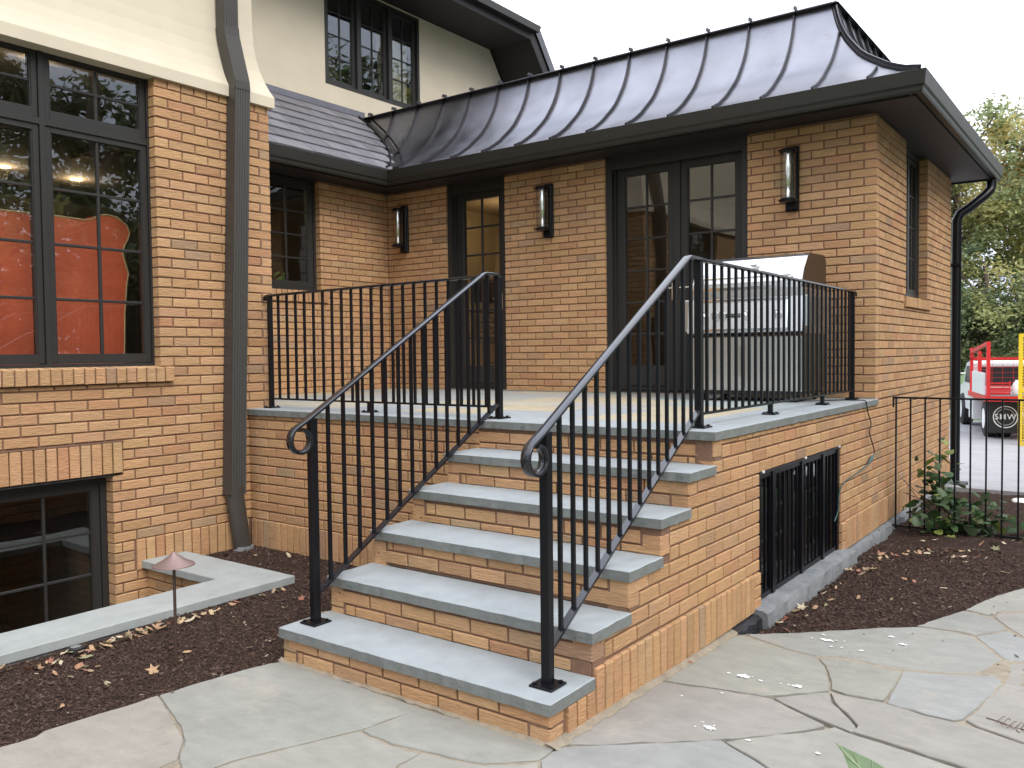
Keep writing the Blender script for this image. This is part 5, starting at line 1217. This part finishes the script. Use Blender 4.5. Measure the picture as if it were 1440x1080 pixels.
mb = MB(); tbox(mb, .12, .52, .35, .75, .95, .99)
for i in range(4): tbox(mb, .12, .52, .35, .37, 1.01+i*.055, 1.04+i*.055); tbox(mb, .12, .14, .35, .75, 1.01+i*.055, 1.04+i*.055)
for x in (.12, .5): tbox(mb, x, x+.02, .345, .375, .95, 1.24)
mb.build('box', M['redpaint'], cr_)
jg = thing('jug', 'pale plastic jug on the truck flatbed beside the crate', 'jug', T(.66, .5, .95))
mb = MB(); p = T(.64, .4, .95); mb.lathe(p, [(0, 0), (.07, 0), (.08, .03), (.08, .20), (.05, .26), (.03, .28), (.03, .31), (0, .31)], 14); mb.build('body', M['milk'], jg, smooth=True)
cab = MB(); cpoly = [(2.8, .45), (5.0, .45), (5.0, .95), (4.2, 1.08), (3.65, 1.58), (2.98, 1.64), (2.8, 1.58)]
cab.prism(cpoly, lambda a, b, d: tuple(T(d, a, b)), .08, TW-.08); cabo = cab.build('cab', M['whitepaint'], tr)
tbox(MB(), .28, TW-.28, 2.775, 2.79, 1.05, 1.50).build('rear_window', M['black'], cabo)
MB().prism([(2.95, 1.1), (4.0, 1.1), (3.58, 1.50), (2.98, 1.52)], lambda a, b, d: tuple(T(d, a, b)), .072, .079).build('side_window', M['black'], cabo)
mb = MB(); tbox(mb, -.22, -.06, 3.95, 4.0, 1.22, 1.52); tbox(mb, -.08, .08, 3.96, 3.99, 1.3, 1.33); mb.build('mirror', M['milk'], tr)
for (x, y) in ((.02, 4.25), (TW-.30, 4.25), (.10, .95), (.36, .95), (TW-.32, .95)):
    c0_, c1_ = T(x, y, .40), T(x+.26, y, .40)
    w_ = MB().tube([c0_, c0_+(c1_-c0_)*.12, c0_+(c1_-c0_)*.88, c1_], [.36, .40, .40, .36], 28).build('wheel', M['rubber'], tr, smooth=True)
    MB().tube([c0_-(c1_-c0_)*.02, c0_+(c1_-c0_)*.02], .22, 20).build('rim', M['milk'], w_)
tbox(MB(), .02, .30, 2.0, 2.7, .30, .82).build('tool_box', M['whitepaint'], tr)
flp = tbox(MB(), .12, .72, .28, .30, .14, .80).build('mud_flap', M['black'], tr)
tbox(MB(), .72, TW-.72, .0, .06, .42, .58).build('rear_bumper', M['milk'], tr)
tbox(MB(), .98, 1.15, -.02, .0, .44, .56).build('tail_light', M['yellow'], tr)
# emblem on the flap: ring and letters
ring = MB(); cc = T(.42, .272, .48); n = 36
for (r0, r1) in ((.235, .215), (.175, .168)):
    vs = []
    for i in range(n):
        a = 2*math.pi*i/n; vs += [cc+ts*math.cos(a)*r0+Vector((0, 0, math.sin(a)*r0)), cc+ts*math.cos(a)*r1+Vector((0, 0, math.sin(a)*r1))]
    ring.add(vs, [(2*i, (2*i+2) % (2*n), (2*i+3) % (2*n), 2*i+1) for i in range(n)])
ring.build('emblem_ring', M['milk'], flp, recalc=False)
fc = bpy.data.curves.new('lettering', 'FONT'); fc.body = 'SMW'; fc.size = .17; fc.space_character = 1.12; fc.align_x = 'CENTER'; fc.align_y = 'CENTER'; fc.extrude = .002; fc.offset = .001; fc.materials.append(M['milk'])
to = bpy.data.objects.new('lettering_curve', fc); COL.objects.link(to)
bpy.context.view_layer.update()
tm = bpy.data.meshes.new_from_object(to.evaluated_get(bpy.context.evaluated_depsgraph_get())); bpy.data.objects.remove(to)
tm.name = 'lettering'; lo_ = bpy.data.objects.new('lettering', tm); COL.objects.link(lo_); lo_.parent = flp
tm.materials.clear(); tm.materials.append(M['milk'])
lo_.location = (cc-tf*.004)-wo(flp); lo_.rotation_euler = (math.pi/2, 0, TH)
# yellow trailer gate
yg = thing('trailer_gate', 'tall yellow mesh trailer ramp gate standing at the right edge', 'gate', (.3, 17.0, -.47))
gx = -.262; mb = MB()
for (a, b, c, d) in ((gx, gx+.07, -.47, 1.78), (gx+1.5, gx+1.57, -.47, 1.78)): mb.box(a, b, 16.97, 17.03, c, d)
for z in (-.47, .62, 1.71): mb.box(gx+.07, gx+1.5, 16.972, 17.028, z, z+.07)
mb.build('frame', M['yellow'], yg)
mb = MB()
for i in range(36): z = -.38+i*.058; mb.box(gx+.07, gx+1.5, 16.995, 17.003, z, z+.018)
for i in range(26): x = gx+.09+i*.055; mb.box(x, x+.012, 17.004, 17.010, -.4, 1.71)
mb.build('mesh_panel', M['yellow'], yg)

# ================================================================ trees
def tree(loc, hgt, cr, nleaf, ls, pal, label, group, seed, trunk_r=.18, base=.3, flat=.8):
    r = np.random.RandomState(seed); rr = random.Random(seed)
    t = thing('tree', label, 'tree', loc, group); x0, y0, z0 = loc
    tb_ = MB(); topz = z0+hgt*.82
    tb_.tube(smoothp([(x0, y0, z0-.1), (x0+rr.uniform(-.2, .2), y0, z0+hgt*.3), (x0+rr.uniform(-.4, .4), y0+rr.uniform(-.3, .3), z0+hgt*.6), (x0, y0, topz)], 4), [trunk_r*(1-.05*i) for i in range(13)], 9)
    cl = []
    nl = 22
    for i in range(nl):
        a = rr.uniform(0, 6.28); zb = z0+hgt*(base+(.55-base*.3)*rr.random()); el = rr.uniform(.15, .95); l = cr*rr.uniform(.55, 1.0)*(1.05-.45*abs((zb-z0)/hgt-.5))
        p0 = Vector((x0, y0, zb)); d = Vector((math.cos(a)*math.cos(el), math.sin(a)*math.cos(el), math.sin(el))); mid = p0+d*l*.5+Vector((0, 0, l*.08)); end = p0+d*l
        tb_.tube(smoothp([p0, mid, end], 3), [trunk_r*.32*(1-.11*k) for k in range(7)], 5)
        for k in range(7):
            q = p0+d*l*rr.uniform(.35, 1.08)+Vector((rr.gauss(0, cr*.13), rr.gauss(0, cr*.13), rr.gauss(0, cr*.11))); cl.append((q.x, q.y, q.z, rr.uniform(.10, .24)*cr))
    tb_.build('trunk', M['bark'], t, smooth=True)
    cl = np.array(cl); ci = r.randint(0, len(cl), nleaf); dirs = r.normal(size=(nleaf, 3)); dirs /= np.linalg.norm(dirs, axis=1)[:, None]
    rad_ = cl[ci, 3]*(r.uniform(.15, 1.15, nleaf)); pos = cl[ci, :3]+dirs*rad_[:, None]*np.array([1, 1, flat])
    u = r.normal(size=(nleaf, 3)); u[:, 2] *= .6; u /= np.linalg.norm(u, axis=1)[:, None]; w = np.cross(u, r.normal(size=(nleaf, 3))); w /= np.linalg.norm(w, axis=1)[:, None]
    s = ls*r.uniform(.55, 1.3, nleaf)[:, None]
    V = np.stack([pos-u*s, pos+w*s*.45, pos+u*s, pos-w*s*.45], 1).reshape(-1, 3)
    F = np.arange(nleaf*4).reshape(-1, 4)
    o0 = np.array([x0, y0, z0]); me = bpy.data.meshes.new('crown'); me.vertices.add(len(V)); me.vertices.foreach_set('co', (V-o0).ravel())
    me.loops.add(nleaf*4); me.loops.foreach_set('vertex_index', F.ravel()); me.polygons.add(nleaf); me.polygons.foreach_set('loop_start', np.arange(nleaf)*4); me.polygons.foreach_set('loop_total', np.full(nleaf, 4))
    me.update(); me.validate(); pc = np.array(pal); cc_ = pc[(r.randint(0, len(pal), len(cl)))[ci]]*r.uniform(.7, 1.3, nleaf)[:, None]
    at = me.attributes.new('bcol', 'FLOAT_COLOR', 'FACE'); at.data.foreach_set('color', np.concatenate([cc_, np.ones((nleaf, 1))], 1).astype(np.float32).ravel())
    me.materials.append(M['foliage']); o = bpy.data.objects.new('crown', me); COL.objects.link(o); o.parent = t
    return t
AUT = [(.36,.37,.15), (.44,.40,.15), (.27,.31,.14), (.48,.40,.15), (.24,.28,.13)]
GRN = [(.14,.19,.09), (.18,.23,.11), (.12,.16,.08), (.24,.27,.13)]
DRK = [(.035,.06,.022), (.05,.08,.03), (.06,.085,.035)]
tree((-3.9, 33, -.5), 10.5, 4.2, 34000, .10, AUT, 'yellowing tall tree behind the wing downspout beyond the drive', None, 3, .2)
tree((-.6, 36, -.5), 13.5, 5.0, 36000, .11, AUT+[(.32,.22,.08)], 'tallest orange tinged tree at the right edge beyond the drive', None, 8, .24)
tree((-2.6, 30, -.5), 6.0, 3.4, 30000, .085, GRN+AUT[:2], 'mid green bushy tree behind the parked truck', None, 12, .14, .12)
tree((-5.4, 31, -.5), 4.6, 2.6, 20000, .08, DRK, 'dark low evergreen beside the lawn behind the downspout', None, 21, .12, .05)
tree((-7.5, 34, -.5), 8.0, 4.0, 14000, .12, GRN, 'green tree hidden mostly behind the garden wing', None, 22, .2)
tree((3.5, 34, -.5), 11.0, 4.6, 14000, .13, AUT, 'yellow green tree beyond the drive right of the truck', None, 23, .2)
# trees of the garden in front (seen in the glass)
LT = ['leafy garden tree on the lawn right of the patio, %s' % w for w in ('nearest the terrace side', 'second from the terrace', 'third from the terrace', 'tallest by the drive', 'out beyond the patio corner')]
for i, (x, y, h_, c_) in enumerate(((12, 3, 9.5, 4), (13.5, 9.5, 12, 4.6), (14, 16, 14, 5), (11, 23, 18, 6.2), (17, -4, 13, 5), (9, -13, 12, 4.6), (1.5, -18, 12, 5), (-9, -16, 10, 4.5), (18, 26, 20, 7))):
    tree((x, y, -.15), h_, c_, 13000, .15, GRN+[AUT, DRK][i % 2], 'leafy garden tree standing on the lawn in front of the house', 'lawn trees in front of the house', 40+i, .2, .18)
for i, (x, y, h_) in enumerate(((15.5, 6.5, 5.0), (16.5, 12.5, 5.5), (17, 18.5, 6), (15, 0, 5), (17, 24, 6), (13.5, 29, 6))):
    tree((x, y, -.15), h_, 3.4, 9000, .17, DRK+GRN[:1], 'dense dark evergreen standing in the row behind the lawn trees', 'evergreens in a row behind the lawn trees', 70+i, .15, .02, .9)
finish_walls()
